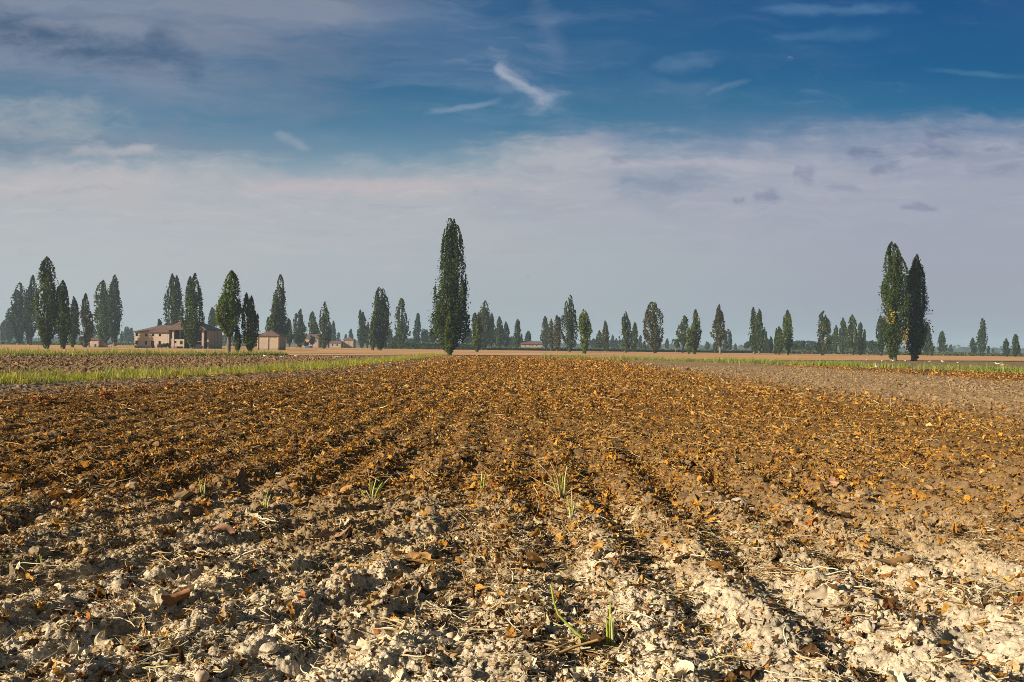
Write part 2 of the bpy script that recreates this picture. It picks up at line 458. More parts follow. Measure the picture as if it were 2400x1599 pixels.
parts = [
    litter(20000, 2.4, 8, SN, .12, .22, lift=.02, colour=(STP, STW)),
    litter(60000, 2.4, 9, FB, .10, .35, lift=.03, colour=(STP, STW)),
    litter(12000, 9, 20, SM_, .18, .25, lift=.03, colour=(STP[1:], STW[1:])),
    litter(40000, 9, 20, FB, .15, .4, lift=.05, colour=(STP[1:], STW[1:])),
    litter(9000, 20, 45, SM_, .26, .25, lift=.05, colour=(STP[1:], STW[1:]), xlim=(-16, 14)),
]
v, f, c = cat(parts)
o = quads('dry_stalks', v, f, M['straw'], None, c, True); o.name = 'stalk_debris'
tag(o, 'broken dry straw coloured stalks lying among the leaves', 'debris', None, 'stuff')
def clodcol(x, y, n):
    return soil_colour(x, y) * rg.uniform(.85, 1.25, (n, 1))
def clodset(n, d0, d1, tpl, size, xlim=None, only_bare=False):
    x, y = scatter(n, d0, d1, .8, xlim); 
    k = (x > xl(y) - 1) & (y < yfar(x))
    k &= rg.random(n) < (1.05 - .8 * in_litter(x, y) * sm(9, 16, y)) * (.25 + 1.3 * sm(.35, .7, fbm(x * 1.4, y * 1.4, 301, 3)))
    x, y = x[k], y[k]; n = len(x)
    s = rg.lognormal(math.log(size), .5, n).clip(size * .4, size * 3.2)
    z = height(x, y) + s * .12
    return stamp(tpl[0], tpl[1], np.stack([x, y, z], -1), s, rotm(rg.uniform(0, 6.28, n), rg.normal(0, .3, n), rg.normal(0, .3, n)), clodcol(x, y, n), .06)
n = 30000
x = rg.uniform(-75, -15, n).astype(np.float32); y = rg.uniform(30, 118, n).astype(np.float32)
k = (x < xl(y) - 3.2) & (y < np.interp(x, [-58, -32, -14], [92, 120, 140])); x, y = x[k], y[k]; n = len(x)
sz = rg.lognormal(math.log(.07), .5, n).clip(.03, .22)
ploughclods = stamp(CM[0], CM[1], np.stack([x, y, height(x, y) + sz * .1], -1), sz, rotm(rg.uniform(0, 6.28, n), rg.normal(0, .3, n), rg.normal(0, .3, n)), clodcol(x, y, n), .08)
parts = [ploughclods, clodset(1500, 2.4, 8, CN, .020), clodset(70000, 2.4, 9, CM, .0085), clodset(9000, 8, 16, CM, .026), clodset(12000, 16, 40, CM, .035),
         clodset(26000, 15, 80, CM, .038, (13, 31))]
v, f, c = cat(parts)
o = quads('soil_clods', v, f, M['clod'], None, c, False); o.name = 'loose_soil'
tag(o, 'loose lumps and crumbs of pale soil', 'soil', None, 'stuff')

# ------------------------------------------------------------------ grass margins
def tuft_templates(nt_, nb, spread, wide):
    out = []
    for _ in range(nt_):
        vv = []
        for b in range(nb):
            a = rg.uniform(0, 6.28); bx, by = rg.normal(0, spread, 2); h = rg.uniform(.45, 1.0); lean = rg.uniform(.05, .45)
            dx, dy = math.cos(a), math.sin(a); px, py = -dy, dx
            for t, w in ((0, 1), (.55, .75), (1, .12)):
                for s in (-1, 1):
                    vv.append((bx + dx * lean * t * t + px * s * w * wide, by + dy * lean * t * t + py * s * w * wide, h * t * (1 - .12 * lean * t)))
        out.append(vv)
    f = []
    for b in range(nb):
        o = b * 6; f += [(o, o+1, o+3, o+2), (o+2, o+3, o+5, o+4)]
    return np.array(out), np.array(f)
TU = tuft_templates(24, 7, .22, .030)
GP = [(.40, .40, .035), (.30, .34, .03), (.50, .43, .07), (.18, .23, .025), (.52, .40, .14), (.30, .20, .06)]; GW = [4, 4, 4, 4, 2, 2]
def tufts(x, y, h, pal=(GP, GW), z=None):
    n = len(x)
    zz = height(x, y) - .02 if z is None else np.full(n, z)
    s = h * rg.lognormal(0, .3, n).clip(.5, 2.2)
    return stamp(TU[0], TU[1], np.stack([x, y, zz], -1), np.stack([s * 1.1, s * 1.1, s], -1), rotm(rg.uniform(0, 6.28, n), rg.normal(0, .08, n), rg.normal(0, .08, n)), pick(*pal, n))
n = 17000
y = 26 * (152 / 26) ** rg.random(n); wdt = 5.0
off = rg.beta(1.4, 1.7, n) * wdt + rg.normal(0, .5, n)
x = xl(y) - off
k = rg.random(n) < .35 + .8 * sm(.35, .6, fbm(x * .4, y * .3, 401, 3))
x, y = x[k].astype(np.float32), y[k].astype(np.float32)
p1 = tufts(x, y, np.interp(y, [25, 60, 150], [.31, .30, .30]) * (.5 + .8 * fbm(x * .5, y * .4, 411, 3)))
n = 260; y2 = rg.uniform(27, 60, n).astype(np.float32); x2 = (xl(y2) - rg.uniform(-.3, 3.8, n)).astype(np.float32)
TALL = tuft_templates(10, 4, .10, .010)
p1b = stamp(TALL[0], TALL[1], np.stack([x2, y2, height(x2, y2)], -1), np.stack([np.full(n, .55)] * 2 + [rg.uniform(.6, 1.25, n)], -1), rotm(rg.uniform(0, 6.28, n), rg.normal(0, .06, n), rg.normal(0, .06, n)), pick([(.45, .40, .15), (.30, .33, .08)], [1, 1], n))
v, f, c = cat([p1, p1b])
tag(quads('grass', v, f, M['grass'], None, c), 'bright green grass margin running back along the left field edge', 'grass', None, 'stuff')
n = 14000
t = rg.random(n); x = np.interp(t, [0, .25, .5, .75, 1], [5, 22.8, 36, 48, 75]) ; y = yfar(x) + rg.uniform(.2, 8, n) * np.interp(x, [0, 20, 40], [.25, .8, 1])
k = rg.random(n) < .15 + .95 * sm(.38, .6, fbm(x * .25, y * .25, 421, 3)) * np.interp(x, [5, 14, 26], [.06, .2, 1])
x, y = x[k].astype(np.float32), y[k].astype(np.float32)
p2 = tufts(x, y, np.full(len(x), .5), ([(.30, .34, .055), (.24, .32, .045), (.38, .34, .09), (.18, .24, .04), (.40, .30, .12)], [4, 4, 3, 3, 1.5]))
v, f, c = p2
tag(quads('grass', v, f, M['grass'], None, c), 'patchy grass margin running aslant along the right field edge', 'grass', None, 'stuff')
n = 9000
x = rg.uniform(-120, -34, n); y = np.interp(x, [-120, -58, -34], [93, 92.5, 118]) + rg.uniform(0, 9, n) * np.interp(x, [-60, -34], [1, .3])
p3 = tufts(x.astype(np.float32), y.astype(np.float32), np.full(n, .62), ([(.36, .38, .06), (.48, .42, .10), (.24, .30, .05), (.50, .40, .15)], [4, 3, 3, 1]), .0)
v, f, c = p3
tag(quads('grass', v, f, M['grass'], None, c), 'yellow green grass bank behind the dark ploughed field', 'grass', None, 'stuff')

# ------------------------------------------------------------------ foliage
def leafquads(pos, nrm_bias, size, tint, aspect=1.35):
    n = len(pos)
    d = rg.normal(0, 1, (n, 3)) + nrm_bias; d /= np.linalg.norm(d, axis=1)[:, None] + 1e-6
    a = np.cross(d, rg.normal(0, 1, (n, 3))); a /= np.linalg.norm(a, axis=1)[:, None] + 1e-6
    b = np.cross(d, a)
    s = size * rg.uniform(.6, 1.35, (n, 1)) * .5
    a = a * s * aspect; b = b * s
    q = np.stack([pos - a - b * .4, pos + a * .2 - b, pos + a + b * .3, pos - a * .1 + b], 1)
    f = np.arange(4 * n).reshape(-1, 4)
    return q.reshape(-1, 3), f, np.repeat(tint, 4, 0)
PRF = [.42, 2.5]
def prof(t, low=.18):
    pk, ex = PRF
    t = np.clip(t, 0, 1)
    a = low + (1 - low) * np.sin(np.clip(t / pk, 0, 1) * math.pi / 2)
    b = (1 - np.clip((t - pk) / (1 - pk), 0, 1) ** ex) ** .8
    return np.where(t < pk, a, b)
SP = {None: [(0, 1, .8), (.14, .94, .7), (-.14, .92, .7), (0, .8, 1)],
      'main': [(-.06, 1, .56), (.12, .965, .52), (-.26, .85, .50), (.26, .92, .48), (0, .92, .70), (.04, .80, .80), (0, .66, .95), (.0, .50, 1.0)],
      'two': [(-.2, 1, .62), (.22, .95, .58), (0, .82, .95)],
      'twor': [(.2, 1, .62), (-.22, .95, .58), (0, .82, .95)],
      'three': [(0, 1, .62), (-.25, .93, .52), (.25, .92, .52), (0, .78, .95)],
      'ragged': [(.05, 1, .38), (-.24, .88, .38), (.26, .84, .40), (-.08, .94, .34), (.4, .66, .3), (0, .7, .9)],
      'left': [(.1, 1, .72), (-.28, .66, .55), (.03, .86, .85), (0, .66, .95)],
      'right': [(-.1, 1, .72), (.3, .70, .5), (-.03, .86, .85), (0, .66, .95)],
      'wide': [(-.12, 1, .66), (.12, .985, .62), (-.3, .88, .55), (.3, .87, .55), (0, .78, 1)]}
TINTS = {'g': (.056, .080, .006), 'd': (.040, .057, .006), 'b': (.064, .060, .016), 'l': (.080, .108, .007), 'k': (.026, .043, .010)}
def poplar_crown(H, W, sp, s, dens, leafy_base, seed):
    z0 = H * leafy_base
    PRF[0] = .30 if sp == 'main' else rg.uniform(.30, .52); PRF[1] = 2.7 if sp == 'main' else rg.uniform(2.4, 4.2)
    P = []; B = []; G = []
    ex = math.sqrt(max(H * W, 1)) 
    area = H * W * .6
    N = int(min(30000, max(260, dens * 15.0 * area / (s * s))))
    spires = SP[sp]; wts = np.array([a[1] * a[2] for a in spires]); wts = wts / wts.sum()
    limbs = []
    for (dx, zt, wf), wt in zip(spires, wts):
        dy = rg.uniform(-.22, .22) if len(spires) > 1 else 0
        zt_ = z0 + (H - z0) * zt; hw = W * .5 * wf
        npl = max(8, int(38 * wt * (1.2 if H > 12 else .8)) + 5)
        fl_ = .18 if dens > .85 else .03
        nl = int(N * wt * (1 - fl_) / npl); nfil = int(N * wt * fl_) + 2
        tt = rg.random(nfil) ** .9 * .985; a_ = rg.uniform(0, 6.283, nfil); lump = .72 + .5 * vn(a_ * 1.6 + 3 * dx, tt * 9, int(abs(dx) * 50) + 3)
        rr_ = hw * prof(tt) * np.sqrt(rg.uniform(.05, 1, nfil)) * np.clip(lump, .5, 1.05)
        axf = dx * W * .5 * np.minimum(1, tt * (zt_ - z0) / (H * .25) + .25)
        P.append(np.stack([axf + np.cos(a_) * rr_, dy * W * .5 + np.sin(a_) * rr_, z0 + tt * (zt_ - z0)], -1)); B.append(np.stack([np.cos(a_), np.sin(a_), np.full(nfil, .35)], -1)); G.append(.7 + .65 * vn(a_ * 1.3, tt * 7, 17))
        for i in range(npl):
            tz = rg.uniform(0.0, .88) ** .9; zs = z0 + (zt_ - z0) * tz
            L = (zt_ - z0) * rg.uniform(.20, .42); L = min(L, zt_ - zs)
            an = rg.uniform(0, 6.283)
            tm = (zs + .6 * L - z0) / (zt_ - z0)
            rr = hw * float(prof(np.array([tm]))[0]) * math.sqrt(rg.uniform(.12, 1.0))
            rp = hw * rg.uniform(.15, .28) * (0.55 + .6 * float(prof(np.array([tm]))[0]))
            u = rg.random(nl) ** .85
            pr = np.sin(np.clip(.12 + .88 * (1 - u), 0, 1) * math.pi / 2 * 1.0) * np.clip(u / .15, .35, 1)
            ax = dx * W * .5 * min(1, (zs - z0) / (H * .25) + .25) 
            out = 0.6 + .4 * (1 - (1 - u) ** 2)
            ro = rg.normal(0, .55, (nl, 3)).clip(-.9, .9); 
            pz_ = zs + L * u + ro[:, 2] * rp * .3
            fr = rr / max(hw * float(prof(np.array([tm]))[0]), 1e-3)
            env = hw * prof((zs + L * u - z0) / (zt_ - z0)); rpe = rp * pr * (.25 + .75 * env / hw)
            px_ = ax + math.cos(an) * fr * env * out + ro[:, 0] * rpe
            py_ = dy * W * .5 + math.sin(an) * fr * env * out + ro[:, 1] * rpe
            pp = np.stack([px_, py_, pz_], -1)
            P.append(pp); B.append(np.stack([ro[:, 0] * 1.2 + math.cos(an) * .5, ro[:, 1] * 1.2 + math.sin(an) * .5, np.full(nl, .35)], -1))
            G.append(np.full(nl, rg.uniform(.65, 1.4)))
            if i % 4 == 0: limbs.append((ax, dy * W * .5, zs, an, rr, L))
    P = np.concatenate(P); B = np.concatenate(B); G = np.concatenate(G)
    nf = max(12, len(P) // 9)
    tf = rg.random(nf) * .30; an = rg.uniform(0, 6.28, nf); rf = W * .5 * prof(tf + .0) * np.sqrt(rg.random(nf)) * .8
    P = np.concatenate([P, np.stack([np.cos(an) * rf, np.sin(an) * rf, z0 + tf * (H - z0)], -1)]); B = np.concatenate([B, np.stack([np.cos(an), np.sin(an), np.full(nf, .3)], -1)]); G = np.concatenate([G, rg.uniform(.8, 1.2, nf)])
    lo_, hi_ = np.percentile(P[:, 0], .8), np.percentile(P[:, 0], 99.2); kx = W / max(hi_ - lo_ + s * .6, .1)
    P[:, 0] = (P[:, 0] - (lo_ + hi_) / 2) * kx; P[:, 1] *= kx
    ph_ = rg.uniform(0, 6.28); P[:, 0] += W * rg.uniform(.02, .07) * np.sin(P[:, 2] / H * rg.uniform(2.5, 5) + ph_) - W * .03 * math.sin(ph_)
    P[:, 2] = z0 + (P[:, 2] - z0) * (H - z0 - s * .3) / (np.percentile(P[:, 2], 99.85) - z0)
    P[:, 2] = np.clip(P[:, 2], z0 * .8 + .1, H)
    return P, B, G, limbs
def tree(px, top, base, Yd, w, kind, ck, sp, label, group=None, trunk_show=0.0, cat='tree'):
    hpx = base - top
    Yd_ = Yd if Yd else min(FPX * CAM_H / max(base - hz(px), 2.0), 27.5 * FPX / hpx)
    X0 = base_at(px, Yd_); H = at_depth(px, top, Yd_).z; W = w / FPX * Yd_
    root = empty({'p': 'poplar_tree', 's': 'poplar_tree', 'r': 'broadleaf_tree', 'c': 'conifer_tree', 'b': 'bush'}[kind], (X0, Yd_, 0), 0)
    tag(root, label, {'b': 'bush'}.get(kind, cat), group)
    s = min(max(.20, 1.3 * Yd_ / 797), .95)
    if w < 12: s *= .75
    tint0 = np.array(TINTS[ck])
    mb = MB()
    if kind in 'psc':
        dens = {'p': 1.0, 's': .66, 'c': .9}[kind]
        lb = trunk_show if trunk_show else .02
        P, B, G, limbs = poplar_crown(H, W, sp, s, dens, lb, 0)
        tr = max(.10, .024 * H)
        mb.tube([(0, 0, -.15), (0, 0, .25), (.02 * W, 0, H * .2), (0, .02 * W, H * .5), (0, 0, H * .86)], [tr * 1.5, tr * 1.1, tr * .85, tr * .5, tr * .1], 8)
        for (ax, ay, zs, an, rr, L) in limbs[:10 if kind == 'p' else 22]:
            zb = max(H * .06, zs - max(.25 * L, .4))
            mb.tube([(ax * .3, ay * .3, zb * .8), (ax * .8 + math.cos(an) * rr * .5, ay * .8 + math.sin(an) * rr * .5, zs + L * .2), (ax + math.cos(an) * rr * .95, ay + math.sin(an) * rr * .95, zs + L * .85)], [tr * .38, tr * .22, tr * .06], 5)
    else:
        zc = H * (.56 if kind == 'r' else .5); n = int(min(3500, max(200, 7 * W * H / (s * s))))
        P = []; B = []; G = []
        nl = 12
        for i in range(nl):
            a = rg.uniform(0, 6.28); e = rg.uniform(-.6, 1.0)
            c = np.array([math.cos(a) * W * .28 * rg.uniform(.3, 1), math.sin(a) * W * .28 * rg.uniform(.3, 1), zc + e * H * .25])
            q = rg.normal(0, 1, (n // nl, 3)); q /= np.linalg.norm(q, axis=1)[:, None]
            rad = rg.uniform(.65, 1.0, (n // nl, 1))
            P.append(c + q * rad * np.array([W * .24, W * .24, H * .2])); B.append(q * 1.4); G.append(np.full(n // nl, rg.uniform(.75, 1.25)))
        P = np.concatenate(P); B = np.concatenate(B); G = np.concatenate(G)
        P[:, 2] = np.clip(P[:, 2], H * .08 if kind == 'r' else 0.05, H)
        tr = max(.12, .03 * H)
        mb.tube([(0, 0, -.1), (0, 0, H * .25), (.05, .05, H * .6)], [tr, tr * .8, tr * .3], 7)
        for a in (0.3, 2.4, 4.3):
            mb.tube([(0, 0, H * .22), (math.cos(a) * W * .14, math.sin(a) * W * .14, H * .42), (math.cos(a) * W * .26, math.sin(a) * W * .26, H * .6)], [tr * .5, tr * .35, tr * .1], 5)
    hue = rg.normal(0, .10, (len(P), 1))
    tint = tint0[None] * G[:, None] * (1 + rg.normal(0, .16, (len(P), 1))) * np.concatenate([1 + hue, np.ones_like(hue), 1 - hue * .5], 1)
    v, f, c = leafquads(P, B, s, tint.clip(.008, .5))
    cr = quads('crown', v, f, M['crown'], root, c)
    mb.build('trunk', M['bark'], root, True)
    return root

PG = 'poplars scattered over the plain'
FG = 'hazy poplars far out on the plain'
T_ = [
 # px, top, base, Yd, w, kind, tint, spires, label, group, bare trunk
 (8, 751, 806, 520, 18, 'p', 'k', None, 'hazy bluish poplar cut by the left edge of the photo', FG),
 (20, 723, 806, 470, 23, 'p', 'k', 'right', 'hazy dark poplar with a thin tip beside the leftmost cut-off tree', FG),
 (43, 663, 808, None, 35, 'p', 'k', 'left', 'dark blue-green poplar, left one of the merged pair near the left edge', PG),
 (69, 645, 809, None, 29, 'p', 'k', 'left', 'dark poplar with sharp tip, right one of the merged pair near the left edge', PG),
 (108, 602, 822, 172, 50, 'p', 'g', 'right', 'tall fresh green poplar, highest tree of the left end of the row', PG),
 (148, 658, 822, 172, 36, 'p', 'g', 'three', 'green poplar with narrow foot right beside the tallest left tree', PG),
 (170, 695, 815, None, 22, 'p', 'd', None, 'slim darker poplar half hidden behind the green narrow-footed one', PG),
 (198, 688, 815, None, 36, 's', 'b', 'ragged', 'thin brownish poplar with split open crown beside the ruined hut', PG),
 (243, 658, 811.5, None, 42, 'p', 'g', 'right', 'broad green poplar rising behind the ruined hut', PG),
 (268, 645, 811, None, 29, 'p', 'k', None, 'dark pointed poplar touching the broad green one behind the hut', PG),
 (217, 762, 805, 620, 12, 'p', 'k', None, 'pale blue poplar seen in the gap above the ruined hut roof', FG),
 (284, 776, 805, 650, 9, 'p', 'k', None, 'smallest pale blue poplar of three just left of the farmhouse', FG),
 (297, 766, 805, 620, 16, 'p', 'k', 'three', 'pale blue poplar in the middle of three left of the farmhouse', FG),
 (308, 769, 805, 620, 13, 'p', 'k', None, 'pale blue poplar next to the left corner of the farmhouse', FG),
 (374, 747, 806, 330, 14, 'p', 'k', 'two', 'small twin-tipped tree peeping over the low farmhouse roof', PG),
 (405, 643, 812, 290, 40, 'p', 'd', 'wide', 'dark poplar standing behind the farmhouse', PG),
 (451.6, 641, 818, 222, 50, 'p', 'g', 'twor', 'dense poplar standing in front of the farmhouse', PG),
 (498, 721, 808, 400, 19, 'p', 'k', 'two', 'hazy twin-tipped poplar right of the farmhouse end wall', PG),
 (535, 635, 829, 140, 55, 'p', 'l', 'left', 'bushy green poplar with thick pale bare trunk right of the farmhouse', PG, .20),
 (556, 762, 829, 140, 17, 'p', 'g', None, 'low leafy sucker growing at the foot of the thick pale trunk', PG),
 (586, 687, 829, 141, 40, 'p', 'l', 'two', 'fresh green two-topped poplar left of the square brick shed', PG, .05),
 (656, 645, 812, 265, 38, 'p', 'd', 'left', 'tall dark poplar rising right behind the square brick shed', PG),
 (640, 729, 813, 262, 28, 'p', 'g', None, 'lower green poplar rising behind the middle of the square shed', PG),
 (628, 743, 813, 300, 13, 'p', 'd', None, 'small grey-green poplar rising behind the left half of the square shed', PG),
 (677, 750, 809, 420, 14, 'p', 'k', None, 'hazy poplar behind the right corner of the square shed', PG),
 (677, 781, 812, 330, 20, 'r', 'k', None, 'low round tree touching the right side of the square shed', 'round trees'),
 (696, 779, 813, 345, 26, 'r', 'd', None, 'round green tree at the left end of the half-hidden farm roof', 'round trees'),
 (703.6, 724, 812, 370, 33, 's', 'k', 'ragged', 'lopsided dark poplar above the half-hidden farm roof', PG),
 (731.6, 787, 812, 350, 21, 'r', 'k', None, 'round dark tree in front of the half-hidden farm wall', 'round trees'),
 (715, 800, 813, 350, 22, 'b', 'd', None, 'low green bush below the half-hidden farm wall', 'bushes'),
 (733, 730, 811, 400, 25, 'p', 'd', 'right', 'grey-green poplar directly left of the open-crowned one', PG),
 (758, 707, 816, 300, 33, 's', 'd', 'ragged', 'open-crowned poplar with several bare spires between the two sheds', PG),
 (771, 755, 812, 400, 12, 'p', 'k', None, 'slim poplar clinging to the right side of the open-crowned one', PG),
 (781, 752, 810, 520, 14, 'p', 'k', None, 'hazy pointed poplar right of the open-crowned one', FG),
 (793, 779, 808, 640, 10, 'p', 'k', None, 'tiny pale blue poplar above the low outbuilding roof', FG),
 (810, 783, 808, 650, 7, 'p', 'k', None, 'tiniest pale poplar left of the small shed roof', FG),
 (823, 772, 808, 560, 13, 'p', 'k', 'right', 'pale blue poplar just over the small shed roof', FG),
 (847, 727, 815, 375, 23, 'p', 'k', 'two', 'dark twin-tipped poplar right of the small shed', PG),
 (861, 756, 815, 390, 13, 's', 'b', None, 'thin half-bare poplar between two dark ones right of the small shed', PG),
 (890, 674, 822, None, 42, 'p', 'd', 'wide', 'big dark poplar, largest between the small shed and the tall central one', PG),
 (873, 742, 822, None, 18, 'p', 'g', None, 'green sucker poplar on the left flank of the big dark one', PG),
 (940.6, 698.6, 819, None, 35, 's', 'd', 'right', 'ragged poplar by the hedge between the big dark and the tall central one', PG),
 (913.5, 771, 810, 520, 15, 'p', 'k', None, 'hazy conical poplar left of the ragged one by the hedge', FG),
 (925, 787, 815, 360, 9, 'p', 'd', None, 'small bush-like poplar at the left side of the ragged one', PG),
 (931, 786, 808, 600, 12, 'p', 'k', None, 'pale poplar stub between ragged poplar and slim hazy one', FG),
 (977, 734, 806, 430, 18, 'p', 'k', None, 'slim hazy poplar standing alone left of the tall central one', PG),
 (998, 766, 808, 430, 25, 'r', 'k', None, 'rounded dark tree left of the tall central poplar', 'round trees'),
 (1014, 773, 808, 420, 20, 'r', 'd', None, 'rounded green tree touching the left foot of the tall central poplar', 'round trees'),
 (1051, 512.6, 833, None, 84, 'p', 'd', 'main', 'tallest poplar of all, standing alone at the centre field end', PG),
 (1053, 731, 834, 143, 24, 'p', 'l', None, 'light green young poplar growing against the tallest one', PG),
 (1097, 768, 808, 430, 24, 'r', 'd', None, 'rounded tree touching the right foot of the tall central poplar', 'round trees'),
 (1131, 705, 821, None, 43, 'p', 'd', 'left', 'broad leaning poplar, highest of the clump right of the central one', PG),
 (1119, 733, 826, None, 27, 'p', 'g', 'two', 'green poplar in front at the left of the clump right of the central one', PG),
 (1150, 736.5, 820, None, 17, 'p', 'k', None, 'slim poplar on the right flank of the broad leaning one', PG),
 (1159, 767, 820, 400, 17, 'r', 'k', None, 'low dark round tree inside the clump right of the central poplar', 'round trees'),
 (1171, 742, 820, None, 19, 'p', 'd', None, 'pointed poplar right of the low dark tree in the clump', PG),
 (1185.6, 754, 820, None, 18, 'p', 'k', None, 'last and lowest poplar at the right end of the clump', PG),
 (1212, 748, 821, 370, 18, 'p', 'd', None, 'even columnar poplar at the left end of the long brick house', PG),
 (1198, 789, 814, 560, 12, 'p', 'k', None, 'pale poplar low between the clump and the columnar one', FG),
 (1223, 782, 819, 410, 8, 'p', 'k', None, 'small dark poplar just behind the columnar one by the brick house', PG),
 (1238.5, 775.5, 818, 420, 17, 'c', 'k', None, 'thin-topped conifer rising behind the long brick house', 'conifers'),
 (1277, 741, 821, None, 22, 'p', 'd', None, 'smooth poplar at the right end of the long brick house', PG),
 (1292, 748, 823, None, 18, 's', 'b', None, 'brown sparse poplar right of the smooth one by the brick house', PG),
 (1305.6, 739, 824, None, 21, 'p', 'b', 'two', 'brownish two-topped poplar beside the large airy one', PG),
 (1333.6, 693, 826.5, None, 40, 's', 'd', 'ragged', 'large airy poplar with split spires, right of the brick house', PG),
 (1347, 796, 816, 560, 8, 'p', 'k', None, 'tiny hazy poplar between the airy and the bright green one', FG),
 (1371, 725, 830, None, 30, 'p', 'l', None, 'compact bright green poplar right of the large airy one', PG),
 (1391, 793, 816, 600, 11, 'p', 'k', None, 'pale blue tree just right of the compact bright green poplar', FG),
 (1403, 774, 823, None, 17, 'p', 'd', 'left', 'short dark poplar right of the compact bright green one', PG),
 (1418.6, 752.6, 824, None, 17, 'p', 'b', None, 'slim grey-brown poplar right of the short dark one', PG),
 (1425, 804, 822, 340, 6, 'p', 'd', None, 'tiny sapling at the foot of the slim grey-brown poplar', PG),
 (1435.6, 785, 817, 600, 9, 'p', 'k', None, 'left one of two faint poplars before the antler-topped one', FG),
 (1445, 793, 817, 640, 9, 'p', 'k', None, 'right one of two faint poplars before the antler-topped one', FG),
 (1465, 730.5, 827, None, 30, 's', 'd', 'ragged', 'poplar with bare antler-like top spires, right of two faint ones', PG),
 (1486.6, 755, 825, None, 18, 'p', 'd', None, 'smooth poplar just right of the antler-topped one', PG),
 (1501, 785.5, 817, 560, 11, 'p', 'k', None, 'faint pointed poplar between the antler-topped and the brown broad one', FG),
 (1510, 798, 822, 400, 8, 'p', 'd', None, 'small green poplar left of the brown broad one', PG),
 (1518, 807, 818, 560, 8, 'p', 'k', None, 'faint stub tree at the left foot of the brown broad poplar', FG),
 (1531.5, 708, 829, None, 45, 's', 'b', 'wide', 'broad brownish poplar with bristly top and wide open crown', PG),
 (1544.5, 806, 822, 420, 7, 'p', 'k', None, 'faint sapling at the right foot of the broad brownish poplar', FG),
 (1563, 794, 817, 560, 10, 'p', 'k', None, 'faint poplar alone right of the broad brownish one', FG),
 (1600, 739.6, 828, None, 28, 's', 'd', 'left', 'grey-green poplar with visible trunk left of the bright green pair', PG, .2),
 (1584, 791, 825, 330, 20, 'r', 'k', None, 'dark low round tree left of the grey-green poplar trunk', 'round trees'),
 (1629, 725, 831, None, 25, 'p', 'g', None, 'taller one of the bright green pair right of the grey-green poplar', PG),
 (1615, 768, 831, None, 16, 'p', 'l', None, 'shorter one of the bright green pair right of the grey-green poplar', PG),
 (1658, 801, 819, 600, 12, 'p', 'k', 'two', 'faint double poplar between green pair and long-trunked one', FG),
 (1687.5, 714, 830.6, None, 35, 's', 'b', 'ragged', 'grey-brown poplar with long bare trunk and forked top', PG, .16),
 (1701, 775, 821, 400, 14, 'p', 'k', None, 'hazy poplar touching the right side of the long-trunked one', PG),
 (1711, 775.6, 821, 410, 10, 'p', 'k', None, 'hazy column second right of the long-trunked poplar', PG),
 (1676, 802, 827, 330, 11, 'p', 'd', None, 'low bushy poplar at the left of the long bare trunk', PG),
 (1723.5, 804.6, 821, 560, 7, 'p', 'k', None, 'tiny faint poplar alone right of the hazy column', FG),
 (1750.5, 800, 823, 400, 22, 'r', 'k', None, 'bluish round tree left of the tall twin-tipped pair', 'round trees'),
 (1767, 720.5, 830.6, None, 22, 'p', 'd', 'right', 'taller left one of the tall twin-tipped pair', PG),
 (1779, 724, 831, None, 18, 'p', 'd', None, 'slightly shorter right one of the tall twin-tipped pair', PG),
 (1791, 767, 829, 330, 13, 'p', 'k', None, 'hazy poplar behind the right side of the twin-tipped pair', PG),
 (1805.5, 789, 829, None, 15, 'p', 'd', None, 'short pointed poplar right of the twin-tipped pair', PG),
 (1798, 793, 829, None, 11, 'p', 'k', None, 'short dim poplar left against the short pointed one', PG),
 (1826, 764, 833, None, 18, 'p', 'g', None, 'green poplar hugging the left side of the lone plump one', PG),
 (1818.5, 769, 832, None, 10, 'p', 'd', None, 'thin dark poplar left behind the hugging green one', PG),
 (1845, 726.6, 833, None, 27, 'p', 'g', None, 'plump green poplar left of three round bluish trees', PG),
 (1860.6, 802, 824, 380, 14, 'r', 'k', None, 'bluish round tree next to the plump green poplar', 'round trees'),
 (1878, 797, 824, 380, 22, 'r', 'k', None, 'tallest of three round bluish trees behind the stubble', 'round trees'),
 (1897, 808.5, 825, 380, 19, 'r', 'k', None, 'lowest flat-topped of three round bluish trees', 'round trees'),
 (1912, 807, 824, 390, 11, 'r', 'k', None, 'small hazy round tree left of the fork-crowned poplar', 'round trees'),
 (1928, 729, 833.7, None, 34, 's', 'd', 'right', 'fork-crowned poplar with sky gap between its two leaders', PG),
 (1957.7, 762.6, 830.6, None, 15, 'p', 'd', None, 'narrow poplar left of the sharp-tipped broad one', PG),
 (1945, 785.5, 827, 340, 15, 'p', 'k', None, 'hazy low poplar between fork-crowned and narrow one', PG),
 (1973, 745, 831, None, 22, 'p', 'd', 'three', 'sharp-tipped broad poplar in the middle of the right-hand cluster', PG),
 (1985, 799, 825, 400, 8, 'p', 'k', None, 'faint low tree right of the sharp-tipped broad poplar', FG),
 (1997, 738, 833, None, 28, 's', 'd', 'three', 'airy many-tipped poplar right of the sharp-tipped broad one', PG),
 (2017, 755.7, 833, None, 20, 'p', 'd', None, 'dark poplar touching the right of the airy many-tipped one', PG),
 (2026, 772, 831, 310, 11, 'p', 'k', None, 'slim hazy poplar behind the dark one left of the stump', PG),
 (2044, 797, 829, 340, 25, 'r', 'k', None, 'hazy round tree behind the stump left of the large right pair', 'round trees'),
 (2065, 740, 835, None, 20, 'p', 'k', None, 'dim poplar peeping out left of the large right pair', PG),
 (2094, 567.6, 846.5, None, 60, 'p', 'd', 'wide', 'taller left one of the large right pair, with yellowing leaves', PG),
 (2142, 597, 846.5, None, 60, 'p', 'd', 'three', 'shorter dense right one of the large right pair', PG),
 (2172, 755, 834, None, 26, 'p', 'k', None, 'bluish poplar peeping out right of the large right pair', PG),
